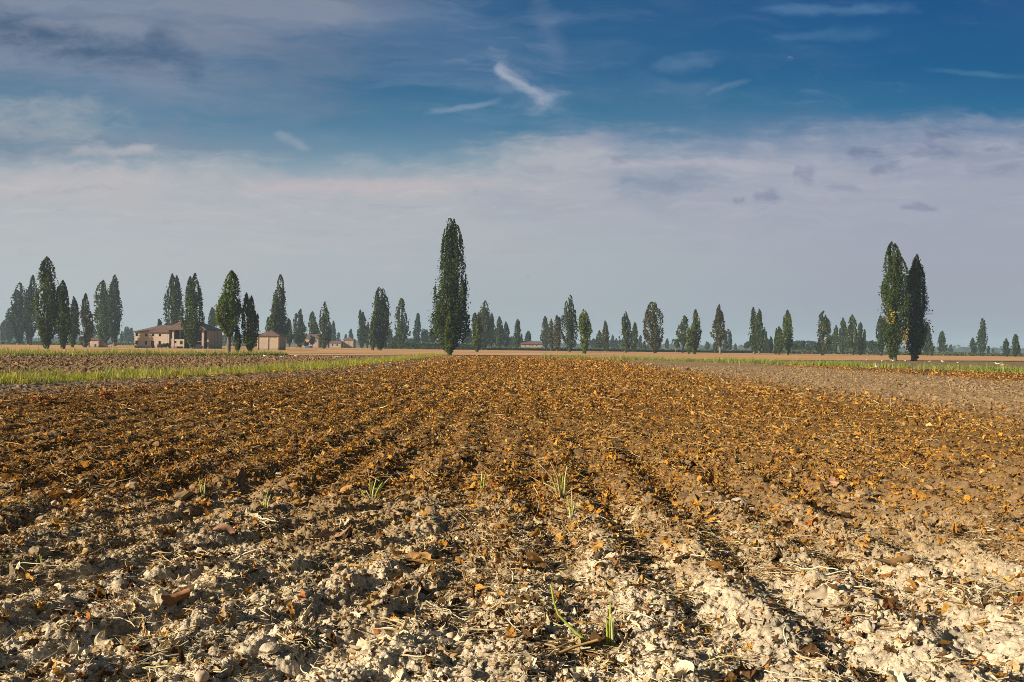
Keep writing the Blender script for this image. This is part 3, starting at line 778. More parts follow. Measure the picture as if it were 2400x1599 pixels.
 (2184, 804, 835, None, 11, 'p', 'd', None, 'small green poplar beside the bluish one right of the large pair', PG),
 (2209, 776, 833, None, 17, 'p', 'k', None, 'lone pointed poplar right of the large right pair', PG),
 (2227, 807.5, 828, 520, 10, 'p', 'k', None, 'small hazy poplar right of the lone pointed one', FG),
 (2280.6, 792.6, 834, None, 13, 'p', 'k', None, 'short poplar left of the tall slim one near the right edge', PG),
 (2288, 800.6, 829, 450, 7, 'p', 'k', None, 'faint poplar squeezed left of the tall slim one', FG),
 (2301, 746.7, 834, None, 21, 'p', 'k', 'two', 'tall slim two-tipped poplar near the right edge', PG),
 (2316, 811, 834, None, 7, 'p', 'k', None, 'little sapling right of the tall slim two-tipped poplar', PG),
 (2328, 817, 829, 520, 5, 'p', 'k', None, 'tiny hazy sapling farther right of the tall slim poplar', FG),
 (2358, 793, 836.7, None, 16, 'p', 'k', None, 'second poplar from the right edge, egg-shaped', PG),
 (2379, 783, 837.4, None, 16, 'p', 'k', None, 'last dark poplar before the right edge', PG),
 (2388, 800.6, 835, 330, 10, 'p', 'k', None, 'hazy low poplar cut close to the right edge of the photo', PG),
]
for row in T_:
    px, top, base, Yd, w, kind, ck, sp, label, group = row[:10]
    tree(px, top, base, Yd, w, kind, ck, sp, label, group, row[10] if len(row) > 10 else 0.0)

# yellowing sprays on the taller right tree are leaf clumps of its own crown
big = next(o for o in bpy.data.objects if o.get('label', '').startswith('taller left one of the large right pair'))
n = 150
P = np.concatenate([np.stack([rg.normal(-1.15, .28, n // 2), rg.normal(-1.5, .4, n // 2), rg.normal(7.6, .8, n // 2)], -1), np.stack([rg.normal(1.3, .3, n // 2), rg.normal(-1.2, .4, n // 2), rg.normal(4.6, .9, n // 2)], -1)])
v, f, c = leafquads(P, np.zeros((n, 3)), .28, np.tile(np.array([[.34, .24, .04]]), (n, 1)) * rg.uniform(.7, 1.2, (n, 1)))
yl = quads('foliage', v, f, M['crown'], big, c); yl['label'] = 'yellowing leaf sprays low in the crown'

# hedge, crops and the far wood
def mass(name, segs, h, s, n_per, tint, label, cat, kind, depth):
    P = []
    for (pa, Ya, pb, Yb) in segs:
        xa, xb = base_at(pa, Ya), base_at(pb, Yb)
        L = math.hypot(xb - xa, Yb - Ya); n = int(L * n_per)
        t = rg.random(n); hh = h * (.82 + .36 * fbm(t * L * .12, t * 0 + 3, 511, 3))
        u = rg.random(n)
        P.append(np.stack([xa + (xb - xa) * t, Ya + (Yb - Ya) * t + rg.uniform(0, depth, n) * u, hh * np.sqrt(u)], -1))
    P = np.concatenate(P); n = len(P)
    tn = np.array(tint)[None] * rg.uniform(.65, 1.35, (n, 1)) * (.8 + .4 * vn(P[:, 0] * .2, P[:, 1] * .2, 9)[:, None])
    v, f, c = leafquads(P, np.array([0, -.6, .5]), s, tn)
    o = quads(name, v, f, M['crown'], None, c); tag(o, label, cat, None, kind); return o
mass('hedge', [(893, 352, 1120, 352)], 2.6, .8, 60, (.055, .085, .022), 'long low clipped hedge behind the tall central poplar', 'hedge', None, 3.0)
mass('crop_rows', [(1080, 352, 1760, 345), (1760, 345, 2420, 312)], 1.3, .7, 30, (.075, .085, .035), 'strip of tall dull green crop beyond the stubble', 'crop', 'stuff', 60)
mass('crop_rows', [(-40, 400, 318, 400), (500, 440, 600, 440)], 1.35, .8, 36, (.075, .13, .03), 'green crop beyond the stubble left of the farmhouse', 'crop', 'stuff', 60)
cm = simple('crop top', (.075, .10, .03), (.12, .13, .045), .4, 4)
xs = np.linspace(-62, 330, 60); sheet('crop_field', xs, np.interp(xs, [-62, 330], [354, 330]), np.full(60, 640.0), .9, cm, 'level top of the distant green crop')
xs = np.linspace(-420, -190, 40); sheet('crop_field', xs, np.full(40, 404.0), np.full(40, 700.0), .95, cm, 'level top of the distant green crop on the left')
mass('scrub', [(505, 520, 605, 520), (880, 540, 1000, 540), (1080, 520, 1215, 520), (1380, 560, 1460, 560), (1840, 480, 1935, 480), (1990, 470, 2060, 470)], 6.5, 1.1, 30, (.024, .040, .014), 'dim bluish scrub between the far trees', 'scrub', 'stuff', 12)
# distant wood
P = []
for k_ in range(2600):
    a = rg.uniform(-.72, .72); Yw = rg.uniform(1250, 1600)
    hh = 3.5 + 7 * float(fbm(np.array([a * 60]), np.array([1.0]), 601, 3)[0]) * (1.0 if a > .1 else .8) + (4 if rg.random() < .1 else 0)
    m_ = 4
    P.append(np.stack([a * Yw + rg.normal(0, 3, m_), Yw + rg.normal(0, 3, m_), rg.uniform(.2, 1, m_) * hh], -1))
P = np.concatenate(P); v, f, c = leafquads(P, np.array([0, -.5, .4]), 4.5, np.array([[.03, .045, .02]]) * rg.uniform(.7, 1.3, (len(P), 1)))
tag(quads('treeline', v, f, M['crown'], None, c), 'faint blue wood along the horizon', 'woods', None, 'stuff')

# ------------------------------------------------------------------ buildings
def plaster(name, c1, c2, stain=(.20, .12, .085), top=1.0, height_=4.0):
    m, nt, b = newmat(name)
    co = objco(nt); n = noise_node(nt, .9, 6, co, .65); n2 = noise_node(nt, 3.2, 5, co)
    r = ramp_node(nt, n.outputs['Fac'], [(.28, c1), (.62, c2)])
    sx = nt.nodes.new('ShaderNodeSeparateXYZ'); nt.links.new(co, sx.inputs[0])
    ad = nt.nodes.new('ShaderNodeMath'); ad.operation = 'MULTIPLY_ADD'; nt.links.new(n2.outputs['Fac'], ad.inputs[0]); ad.inputs[1].default_value = 1.3; nt.links.new(sx.outputs['Z'], ad.inputs[2])
    mr = nt.nodes.new('ShaderNodeMapRange'); nt.links.new(ad.outputs[0], mr.inputs[0]); mr.inputs[1].default_value = top + .45; mr.inputs[2].default_value = top + .95; mr.inputs[3].default_value = 0.85; mr.inputs[4].default_value = 0
    br = nt.nodes.new('ShaderNodeTexBrick'); br.inputs['Scale'].default_value = 3.0
    br.inputs['Color1'].default_value = (*stain, 1); br.inputs['Color2'].default_value = (stain[0]*1.3, stain[1]*1.2, stain[2]*1.1, 1); br.inputs['Mortar'].default_value = (.26, .21, .17, 1)
    nt.links.new(co, br.inputs['Vector'])
    mx = nt.nodes.new('ShaderNodeMix'); mx.data_type = 'RGBA'; nt.links.new(mr.outputs[0], mx.inputs['Factor']); nt.links.new(r.outputs[0], mx.inputs[6]); nt.links.new(br.outputs['Color'], mx.inputs[7])
    nt.links.new(mx.outputs[2], b.inputs['Base Color']); return m
def tiles():
    m, nt, b = newmat('clay roof tiles')
    co = objco(nt); n = noise_node(nt, 1.3, 6, co, .7)
    w = nt.nodes.new('ShaderNodeTexWave'); w.inputs['Scale'].default_value = 1.6; w.inputs['Distortion'].default_value = .4; nt.links.new(co, w.inputs['Vector'])
    r = ramp_node(nt, n.outputs['Fac'], [(.3, (.115, .072, .06)), (.5, (.175, .11, .09)), (.72, (.25, .17, .145))])
    r2 = ramp_node(nt, w.outputs['Fac'], [(0, (.78, .78, .78)), (1, (1.1, 1.1, 1.1))])
    nt.links.new(mul_rgb(nt, r.outputs[0], r2.outputs[0]), b.inputs['Base Color'])
    bp = nt.nodes.new('ShaderNodeBump'); bp.inputs['Distance'].default_value = .06; nt.links.new(w.outputs['Fac'], bp.inputs['Height']); nt.links.new(bp.outputs[0], b.inputs['Normal']); return m
M['plaster'] = plaster('weathered plaster', (.40, .315, .235), (.50, .40, .31), top=.55)
M['barnwall'] = plaster('bare brick wall', (.35, .265, .205), (.46, .365, .29), top=.5)
M['shedwall'] = plaster('stained shed plaster', (.34, .26, .19), (.44, .345, .26), top=.5)
M['farwall'] = plaster('far brick wall', (.31, .225, .165), (.38, .29, .22), top=.3)
M['tile'] = tiles()
M['dark'] = simple('dark interior', (.012, .011, .012), (.022, .02, .02), 1)  # near-black tone painted for the lightless inside of openings
M['shutter'] = simple('weathered door wood', (.030, .026, .026), (.05, .045, .042), 3)
M['wood'] = simple('grey timber', (.16, .12, .09), (.24, .19, .15), 2)
M['stone'] = simple('pale stone', (.34, .27, .18), (.60, .50, .36), 16, 6, .012)
M['white'] = simple('white feathers', (.74, .73, .70), (.84, .83, .80), 8)
M['greyf'] = simple('grey feathers', (.42, .40, .38), (.55, .53, .5), 8)
M['beak'] = simple('beak horn', (.35, .2, .05), (.42, .26, .07), 8)
M['carpaint'] = simple('dark blue paint', (.02, .025, .04), (.03, .035, .055), 1, 2, 0, .4)
M['rubber'] = simple('rubber', (.015, .015, .015), (.03, .03, .03), 4)
M['bluet'] = simple('blue sheeting', (.03, .12, .32), (.05, .17, .4), 1)

def facade(x0, x1, z1, rects, y, depth=.28, name='wall', z0=-.1):
    """front wall in the plane y (facing -y) with real recesses; rects = (xa,xb,za,zb)"""
    mb = MB()
    xs_ = sorted({x0, x1, *[r[0] for r in rects], *[r[1] for r in rects]}); zs_ = sorted({z0, z1, *[r[2] for r in rects], *[r[3] for r in rects]})
    for i in range(len(xs_) - 1):
        for j in range(len(zs_) - 1):
            cx, cz = (xs_[i] + xs_[i+1]) / 2, (zs_[j] + zs_[j+1]) / 2
            if any(r[0] < cx < r[1] and r[2] < cz < r[3] for r in rects): continue
            mb.poly([(xs_[i], y, zs_[j]), (xs_[i+1], y, zs_[j]), (xs_[i+1], y, zs_[j+1]), (xs_[i], y, zs_[j+1])])
    for xa, xb, za, zb in rects:
        mb.poly([(xa, y, za), (xa, y, zb), (xa, y + depth, zb), (xa, y + depth, za)])
        mb.poly([(xb, y, za), (xb, y + depth, za), (xb, y + depth, zb), (xb, y, zb)])
        mb.poly([(xa, y, zb), (xb, y, zb), (xb, y + depth, zb), (xa, y + depth, zb)])
        mb.poly([(xa, y, za), (xa, y + depth, za), (xb, y + depth, za), (xb, y, za)])
    return mb
def hip_roof(mb, x0, x1, y0, y1, ze, zr, rx0, rx1, th=.16):
    yc = (y0 + y1) / 2
    A, B_, C, D_ = (x0, y0, ze), (x1, y0, ze), (x1, y1, ze), (x0, y1, ze); E, F_ = (rx0, yc, zr), (rx1, yc, zr)
    if abs(rx0 - rx1) < 1e-3:
        mb.poly([A, B_, E]); mb.poly([B_, C, E]); mb.poly([C, D_, E]); mb.poly([D_, A, E])
    else:
        mb.poly([A, B_, F_, E]); mb.poly([B_, C, F_]); mb.poly([C, D_, E, F_]); mb.poly([D_, A, E])
    lo = [(p[0], p[1], p[2] - th) for p in (A, B_, C, D_)]
    up = [A, B_, C, D_]
    for i in range(4):
        j = (i + 1) % 4; mb.poly([lo[i], lo[j], up[j], up[i]])
    mb.poly(lo[::-1])
def pane(x0, x1, z0, z1, y, name, mat, parent):
    mb = MB(); mb.box(x0, x1, y, y + .06, z0, z1); return mb.build(name, mat, parent)

# --- farmhouse with open barn
YF = 232.0
def FX(px): return base_at(px, YF)
def FZ(px, py): return at_depth(px, py, YF).z
xo = FX(314.8)
fh = empty('farmhouse', (xo, YF, 0)); tag(fh, 'abandoned tan farmhouse with open dark barn bays and red hipped roofs', 'farmhouse')
wl = FX(392) - xo; ze = FZ(350, 779); zr = FZ(360, 761.4)
def rx(a): return 314.8 + (a - 205) / 5.885 - 0.0
def LX(cropx): return FX(280 + cropx / 5.885) - xo
def LZ(cropy, px=400): return FZ(px, 600 + cropy / 5.885) 
rects = []
for cx in (235, 365, 460, 555): rects.append((LX(cx) - .36, LX(cx) + .36, LZ(1112), LZ(1076)))
for cx in (235, 362, 553): rects.append((LX(cx) - .36, LX(cx) + .36, LZ(1228), LZ(1178)))
door = (LX(430), LX(478), .02, LZ(1178))
mb = facade(0, wl, ze, rects + [door], 0, .3)
dp = 8.5
mb.poly([(0, dp, -.1), (0, 0, -.1), (0, 0, ze), (0, dp, ze)]); mb.poly([(wl, dp, -.1), (0, dp, -.1), (0, dp, ze), (wl, dp, ze)])
mb.build('wall', M['plaster'], fh)
for i, r_ in enumerate(rects): pane(r_[0] + .002, r_[1] - .002, r_[2] + .002, r_[3] - .002, .22, 'window', M['dark'], fh)
pane(door[0] + .002, door[1] - .002, door[2], door[3] - .002, .2, 'door', M['shutter'], fh)
mb = MB(); hip_roof(mb, -.45, wl + .3, -.5, dp + .5, ze + .14, zr, LX(475) , wl + .3); mb.build('roof', M['tile'], fh)
bx0 = LX(662); bx1 = LX(1165); bd = 13.5; bze = LZ(1022); bzr = LZ(868)
piers = [(LX(660), LX(682)), (LX(722), LX(748)), (LX(797), LX(812)), (LX(1132), LX(1158))]
for k_, (a, b) in enumerate(piers):
    mb = MB(); o_ = 1.3 if k_ == 2 else 0; mb.box(a, b, o_, .6 + o_, -.1, bze); mb.build('pillar', M['plaster'], fh)
mb = MB(); mb.box(bx0 + .02, bx1 + .3, bd - .3, bd, -.1, bze); mb.box(bx0, bx0 + .25, .5, bd - .31, -.1, bze); mb.build('wall', M['barnwall'], fh)
mb = MB()                                                             # gable end with pilasters
mb.box(bx1 + .02, bx1 + .3, 2.2, bd - .31, -.1, bze)
mb.build('wall', M['barnwall'], fh)
for yy in (2.2, 4.6, 7.2, 9.6, 12.6):
    mb = MB(); mb.box(bx1 + .301, bx1 + .46, yy, yy + .5, -.1, bze - .02); mb.build('pilaster', M['barnwall'], fh)
# hayloft floor and low front parapet
mb = MB(); mb.box(bx0 + .26, bx1, .5, bd - .32, 2.0, 2.2); mb.build('loft_floor', M['wood'], fh)
lowr = [(LX(752), LX(782), 1.55, 2.2), (LX(832), LX(868), 1.25, 2.3)]
mb = facade(LX(748) + .01, LX(890) - .01, LZ(1148), lowr + [(LX(785), LX(870), .02, .62)], .1, .25); mb.build('parapet', M['plaster'], fh)
for r_ in lowr: pane(r_[0] + .002, r_[1] - .002, r_[2] + .002, r_[3] - .002, .30, 'window', M['dark'], fh)
mb = MB(); mb.box(LX(683), LX(720), .3, .5, -.1, LZ(1140)); mb.build('parapet', M['barnwall'], fh)
pane(LX(684), LX(700), .9, LZ(1185), .24, 'window', M['dark'], fh)
mb = MB(); mb.box(bx0 + .27, bx1 - .02, 4.5, 4.7, -.1, bze - .1); mb.build('shade_panel', M['dark'], fh)  # near-black sheet added as painted shade behind the open bays
mb = MB(); hip_roof(mb, bx0 - .5, bx1 + .95, -.8, bd + .6, bze + .18, bzr, LX(745), LX(915)); mb.build('roof', M['tile'], fh)
mb = MB(); mb.box(LX(690), LX(706), 6.0, 6.7, zr - 1.0, zr + .25)
# parked car under the barn edge
cx0 = LX(1100) + xo
car = empty('parked_car', (cx0, YF - 2.2, 0)); tag(car, 'dark car parked under the open barn bay right of the front poplar', 'car')
prof_ = [(-1.7, .35), (-1.7, .75), (-.95, .85), (-.55, 1.3), (.7, 1.3), (1.15, .88), (1.7, .78), (1.7, .35)]
mb = MB(); n_ = len(prof_)
mb.v = [(x, -.75, z) for x, z in prof_] + [(x, .75, z) for x, z in prof_]
mb.f = [tuple(reversed(range(n_))), tuple(range(n_, 2 * n_))] + [(i, (i+1) % n_, n_ + (i+1) % n_, n_ + i) for i in range(n_)]
mb.f = [tuple(reversed(q)) for q in mb.f]
mb.build('body', M['carpaint'], car)
for wx_ in (-1.1, 1.1):
    for wy_ in (-.78, .66):
        mb = MB(); mb.tube([(wx_, wy_, .3), (wx_, wy_ + .14, .3)], [.3, .3], 12); mb.build('wheel', M['rubber'], car)
for bxp, bw, bh, lb in ((577, 3.2, 1.5, 'dull dry bush by the farmhouse wall'), (643, 2.2, 1.7, 'dark bush at the corner where barn meets farmhouse')):
    pxx = 280 + bxp / 5.885
    tree(pxx, hz(pxx) - (bh - CAM_H) / 228 * FPX, 817, 228, bw / 228 * FPX, 'b', 'b' if bxp < 600 else 'd', None, lb, 'bushes')

# --- square shed with pyramid roof
def shed(pxl, pxm, pxr, eave, base, apex, name, label, Yd, npil_front, npil_side, depth, mat, rect=None):
    xl_ = base_at(pxl, Yd); xm = base_at(pxm, Yd)
    W = xm - xl_; ze = at_depth((pxl + pxm) / 2, eave, Yd).z; zr = at_depth((pxl + pxm) / 2, apex, Yd + depth / 2).z
    root = empty(name, (xl_, Yd, 0)); tag(root, label, 'shed')
    mb = MB(); mb.box(0, W, 0, depth, -.1, ze); mb.build('wall', mat, root)
    for i in range(npil_front):
        xx = (W - .3) * i / (npil_front - 1)
        mb = MB(); mb.box(xx, xx + .3, -.14, -.003, -.1, ze - .02); mb.build('pilaster', mat, root)
    for i in range(npil_side):
        yy = (depth - .3) * i / (npil_side - 1)
        mb = MB(); mb.box(W + .003, W + .15, yy, yy + .3, -.1, ze - .02); mb.build('pilaster', mat, root)
    mb = MB(); hip_roof(mb, -.4, W + .4, -.4, depth + .4, ze + .15, zr, W / 2, W / 2); mb.build('roof', M['tile'], root)
    if rect:
        a, b_, z = rect
        pane(a, b_, -.05, z, -.05, 'door', M['shutter'], root)
    return root
shed(602.5, 652.5, 671, 788, 822.6, 774, 'brick_shed', 'square tan shed with brick-stained foot and pyramid roof', 206, 3, 4, 6.0, M['shedwall'])
shed(804.5, 828, 832, 797, 816, 789.8, 'brick_shed', 'small square tan shed with pyramid roof farther off', 395, 3, 2, 5.0, M['farwall'])
shed(206, 231, 236, 797, 815, 790, 'stone_hut', 'ruined hut with dark low door under the broad green poplar', 240, 2, 2, 2.6, M['barnwall'], (1.95, 2.45, 1.05))
# broken wall stubs of the ruin
rw = MB(); x_ = base_at(237, 241)
for i, (w_, h_) in enumerate([(.5, 1.9), (.6, 1.3), (.55, .7), (.5, .45), (.6, 1.0)]):
    rw.box(i * .62, i * .62 + w_, .02 * i, .35 + .02 * i, -.1, h_)
o = rw.build('ruined_wall', M['barnwall']); o.location = (x_, 241, 0); tag(o, 'crumbling broken wall beside the ruined hut', 'wall')

def house(pxl, pxr, eave, ridge, Yd, depth, name, label, wins, mat, hip=1.5, doors=()):
    xa, xb = base_at(pxl, Yd), base_at(pxr, Yd); W = xb - xa; pm = (pxl + pxr) / 2
    ze = at_depth(pm, eave, Yd).z; zr = at_depth(pm, ridge, Yd + depth / 2).z
    root = empty(name, (xa, Yd, 0)); tag(root, label, 'house')
    rects = []
    for (wpx, wt, wb, ww) in wins:
        cx = base_at(wpx, Yd) - xa; hw = ww / FPX * Yd / 2
        rects.append((cx - hw, cx + hw, max(.05, at_depth(wpx, wb, Yd).z), at_depth(wpx, wt, Yd).z))
    mb = facade(0, W, ze, rects, 0, .25)
    mb.poly([(0, depth, -.1), (0, 0, -.1), (0, 0, ze), (0, depth, ze)]); mb.poly([(W, 0, -.1), (W, depth, -.1), (W, depth, ze), (W, 0, ze)]); mb.poly([(W, depth, -.1), (0, depth, -.1), (0, depth, ze), (W, depth, ze)])
    mb.build('wall', mat, root)
    for i, r_ in enumerate(rects): pane(r_[0] + .002, r_[1] - .002, r_[2] + .002, r_[3] - .002, .2, 'door' if i in doors else 'window', M['dark'], root)
    mb = MB(); hip_roof(mb, -.35, W + .35, -.4, depth + .4, ze + .14, zr, hip, W - hip); mb.build('roof', M['tile'], root)
    return root
house(1221, 1270, 807, 799.8, 368, 7, 'brick_house', 'long brick house with two rows of small dark windows',
      [(1230.6, 808.8, 812, 2.2), (1242, 808.8, 812, 2.2), (1247.4, 808.8, 812, 2.2), (1258, 808.8, 812, 2.2), (1230.6, 816, 819.4, 2), (1242, 816, 819.4, 2), (1247.4, 816, 819.4, 2), (1258, 816, 819.4, 2), (1222.8, 815, 820.4, 3.2)], M['farwall'], .6, (8,))
house(703, 746, 794, 783.5, 392, 8, 'farm_building', 'half-hidden farm building with long red roof among round trees', [(716, 799, 803, 2.4), (741, 799, 803, 2.4)], M['farwall'], .4)
house(772, 799, 804, 799, 392, 5, 'low_outbuilding', 'low long outbuilding left of the small square shed', [(779, 806.5, 811, 3.2), (790, 806.5, 811, 3.2)], M['farwall'], .3)
# blue sheet by the trees
bs = MB(); bs.box(-1.5, 1.5, -.5, .5, 0, .55); bs.box(-1.3, 1.3, -.4, .4, .552, .8)
o = bs.build('covered_heap', M['bluet']); o.location = (base_at(724, 349), 349, 0); tag(o, 'low heap under blue sheeting before the half-hidden farm building', 'heap')
# thin poles
for ppx, ptop, Yp, lb in ((2, 775, 210, 'thin pole at the left edge of the photo'), (89, 780, 205, 'thin pole beside the tallest left poplar'), (299.5, 786, 250, 'thin pole just left of the farmhouse')):
    root = empty('utility_pole', (base_at(ppx, Yp), Yp, 0)); tag(root, lb, 'pole', 'thin poles before the farm')
    h_ = at_depth(ppx, ptop, Yp).z
    mb = MB(); mb.tube([(0, 0, -.2), (0, 0, h_)], [.07, .05], 7); mb.build('pole', M['wood'], root)
    mb = MB(); mb.box(-.35, .35, -.04, .04, h_ - .35, h_ - .27); mb.build('crossarm', M['wood'], root)
mb = MB(); mb.tube([(0, 0, -.1), (.02, 0, .3), (0, .03, .7), (.03, 0, .95)], [.32, .24, .21, .19], 9)
o = mb.build('tree_stump', M['bark']); o.location = (base_at(2033, 250), 250, 0); tag(o, 'cut tree stump on the stubble left of the large right pair', 'stump')

# ------------------------------------------------------------------ birds
def bird(px, py, size, yaw, mat, label, upright=False, Yd=None):
    gx, gy = ground_at(px, py)
    gz = float(height(np.array([gx]), np.array([gy]))[0]) if gy < 140 else .06
    root = empty('bird', (gx, gy, gz), yaw); tag(root, label, 'bird', 'white birds feeding on the fields'); root.scale = (size * .8,) * 3
    if upright: sp_ = [(-.20, .16, .015), (-.14, .20, .05), (-.05, .27, .085), (.03, .36, .08), (.06, .46, .05), (.07, .55, .035), (.085, .62, .036), (.11, .66, .042), (.145, .66, .03), (.165, .655, .01)]
    else: sp_ = [(-.30, .27, .012), (-.2, .26, .05), (-.08, .25, .085), (.06, .25, .085), (.14, .29, .055), (.17, .34, .04), (.2, .375, .044), (.24, .375, .03), (.262, .37, .01)]
    mb = MB(); mb.tube([(a, 0, b) for a, b, _ in sp_], [r_ for _, _, r_ in sp_], 10); mb.build('body', mat, root, True)
    hx, hz_ = sp_[-1][0], sp_[-1][1]
    mb = MB(); mb.tube([(hx - .01, 0, hz_), (hx + .07, 0, hz_ - .01)], [.012, .002], 6); mb.build('beak', M['beak'], root)
    for s in (-1, 1):
        mb = MB(); mb.tube([(0, s * .03, .2), (-.015, s * .03, .1), (0, s * .03, 0), (.04, s * .03, .004)], [.012, .008, .007, .005], 5); mb.build('leg', M['beak'], root)
        mb = MB(); mb.tube([(.08, s * .062, sp_[2][1] + .02), (-.08, s * .078, sp_[2][1] + .01), (-.24, s * .04, sp_[1][1])], [.02, .04, .008], 6); mb.build('wing', M['greyf'], root, True)
B_ = [(14, 823, 1.0, 'white bird on the grass bank at the far left edge', 0), (619.5, 839.5, 1.2, 'white bird on the ploughed soil below the square shed', 2.6), (662, 841, 1.1, 'second white bird, just right of the one below the square shed', .6),
      (694, 838, 1.0, 'third white bird of the four right of the square shed', 0), (788, 842.5, 1.3, 'rightmost white bird of the four on the left ploughed soil', .5), (2030.6, 847, 1.0, 'white bird on the soil left of the large right pair', 1),
      (2068, 847.5, 1.0, 'white bird just left of the taller large right poplar', .2), (2093, 848.3, 1.0, 'white bird at the foot of the taller large right poplar', 2.8), (2121, 850, 1.1, 'white bird between the two large right trunks', .4),
      (2179.5, 849.5, .9, 'small white bird right of the large right pair', 0), (2209.5, 851.5, 1.25, 'white bird below the lone pointed poplar', 3.0), (2245.6, 852.5, 1.0, 'white bird halfway between the lone poplar and the trio of birds', .2),
      (2336.5, 856, 1.25, 'left bird of the trio near the right edge', 2.9), (2342.5, 857, 1.25, 'upper right bird of the trio near the right edge', .5), (2348.5, 860, 1.1, 'lowest bird of the trio near the right edge', 0)]
for px, py, s_, lb, yw in B_: bird(px, py, s_, yw, M['white'], lb)
bird(2053, 865.5, .95, 2.4, M['greyf'], 'upright pale grey bird standing on the dark soil before the grass', True)

# ------------------------------------------------------------------ standing stalks, sprouts, stones and single big leaves
def ontop(px, py):
    x, y = ground_at(px, py)
    for _ in range(6):                                  # walk the ray down to the bumpy ground
        z = float(height(np.array([x]), np.array([y]))[0])
        d = ray(px, py); t = (z - CAM_H) / d.z; x, y = d.x * t, d.y * t
    return x, y, z
def stalk_mesh(pts, r_, name, mat, parent, col):
    mb = MB(); mb.tube(pts, [r_ * (1 - .55 * i / (len(pts) - 1)) for i in range(len(pts))], 6)
    o = mb.build(name, mat, parent, True)
    at = o.data.color_attributes.new('tint', 'FLOAT_COLOR', 'POINT')
    at.data.foreach_set('color', np.tile(np.array([*col, 1.0], dtype=np.float32), len(o.data.vertices)))
    return o
GREEN = (.42, .50, .08); PALEG = (.70, .68, .34); DRY = (.62, .47, .24)
def sprout(px, py, tips, label, r_=.006, leaf=None):
    r_ *= 1.5
    x, y, z = ontop(px, py)
    root = empty('crop_sprout', (x, y, z - .02)); tag(root, label, 'plant', 'green sprouts on the bare soil')
    for i, (tx, ty, cc) in enumerate(tips):
        p = at_depth(tx, ty, y - rnd.uniform(-.03, .06)) - Vector((x, y, z - .02))
        b = Vector((rnd.uniform(-.02, .02) + p.x * .08, rnd.uniform(-.02, .02), 0)); mid = (b + p) / 2 + Vector((-p.x * .12, 0, p.z * .10))
        stalk_mesh([b, b * .5 + mid * .5, mid, (mid + p) / 2 + Vector((0, 0, p.z * .02)), p], r_ * rnd.uniform(.8, 1.25), 'stalk', M['green'], root, cc)
    if leaf:
        lx, ly = leaf; p = at_depth(lx, ly, y - .02) - Vector((x, y, z - .02))
        k = 3; tv = LN[0][k] * .09
        tv = tv[:, [1, 2, 0]] + np.array(p)
        quads('leaf', tv, LN[1], M['green'], root, np.tile(np.array([[.12, .25, .03]]), (len(tv), 1)))
G_, P_, D_ = GREEN, PALEG, DRY
sprout(872, 1190, [(846, 1152, G_), (850, 1158, G_), (858, 1150, P_), (866, 1118, G_), (860, 1095, D_), (872, 1130, G_), (882, 1122, P_), (888, 1170, P_), (897, 1130, G_), (913, 1120, D_)], 'green sprout tuft with one small leaf left of the centre', .0065, (890, 1145))
sprout(1131, 1147, [(1124, 1132, G_), (1130, 1105, P_), (1138, 1110, G_), (1127, 1128, G_)], 'small two-stalk green sprout near the centre', .0065)
sprout(1318, 1162, [(1262, 1087, D_), (1273, 1132, P_), (1290, 1085, D_), (1303, 1105, P_), (1312, 1108, G_), (1320, 1115, G_), (1329, 1092, P_), (1326, 1150, G_), (1285, 1120, G_), (1358, 1140, D_)], 'tall dense sprout tuft upper of two right of the centre', .0065)
sprout(1338, 1215, [(1328, 1165, G_), (1339, 1150, P_), (1346, 1180, P_), (1358, 1178, G_), (1333, 1190, P_)], 'pale sprout tuft just below the tall dense one', .006)
sprout(478, 1162, [(465, 1120, G_), (472, 1135, G_), (482, 1122, P_)], 'thin three-stalk sprout in the left middle of the field', .006)
sprout(622, 1205, [(618, 1180, P_), (628, 1150, G_), (634, 1160, P_), (600, 1182, D_)], 'withered sprout left of the leafy green tuft', .006)
sprout(1430, 1520, [(1421, 1452, G_), (1431, 1415, G_), (1432, 1440, P_), (1438, 1448, P_), (1442, 1505, G_)], 'closest sprout of upright green stalks at the bottom of the field', .0065)
sprout(95, 1318, [(93, 1300, G_), (97, 1304, P_)], 'tiny yellow-green shoot at the lower left', .005)
x, y, z = ontop(1405, 1525)
root = empty('bent_stalk', (x, y, z)); tag(root, 'long bent green stalk lying and rising left from the closest sprout', 'stalk')
pts = [at_depth(a, b, yy) - Vector((x, y, z)) for a, b, yy in ((1405, 1523, y), (1370, 1500, y + .02), (1340, 1473, y + .03), (1308, 1440, y + .05), (1298, 1410, y + .06), (1291, 1370, y + .06))]
stalk_mesh(pts, .011, 'stem', M['green'], root, (.44, .50, .09))
st = [(274, 936, 274, 880, 'tall thin dry stem on the left between leaves and grey soil'), (2006, 930, 2003, 912, 'short dry stem, leftmost on the right bare soil'), (2025, 922, 2024, 904, 'dry stem leaning near the leftmost one on the right soil'), (2087, 955, 2086, 930, 'dry stem in the middle of the right bare soil'),
      (2230, 925, 2222, 890, 'leaning dry stem below the trio of birds'), (2246, 913, 2251, 897, 'short pale stem tilted right below the trio of birds'), (2287, 978, 2280, 942, 'nearest dry stem on the right bare soil'), (2190, 968, 2186, 945, 'small forked-looking stem beside the nearest dry one'), (1733, 862, 1732, 846, 'single stem before the long-trunked poplar')]
for bx_, by_, tx, ty, lb in st:
    x, y, z = ontop(bx_, by_); root = empty('dry_stem', (x, y, z)); tag(root, lb, 'stem', 'dry stems standing on the field')
    p = at_depth(tx, ty, y) - Vector((x, y, z))
    stalk_mesh([Vector((0, 0, -.03)), p * .5 + Vector((.02, 0, 0)), p], .010 * max(1, y / 24), 'stalk', M['straw'], root, (.55, .40, .2))
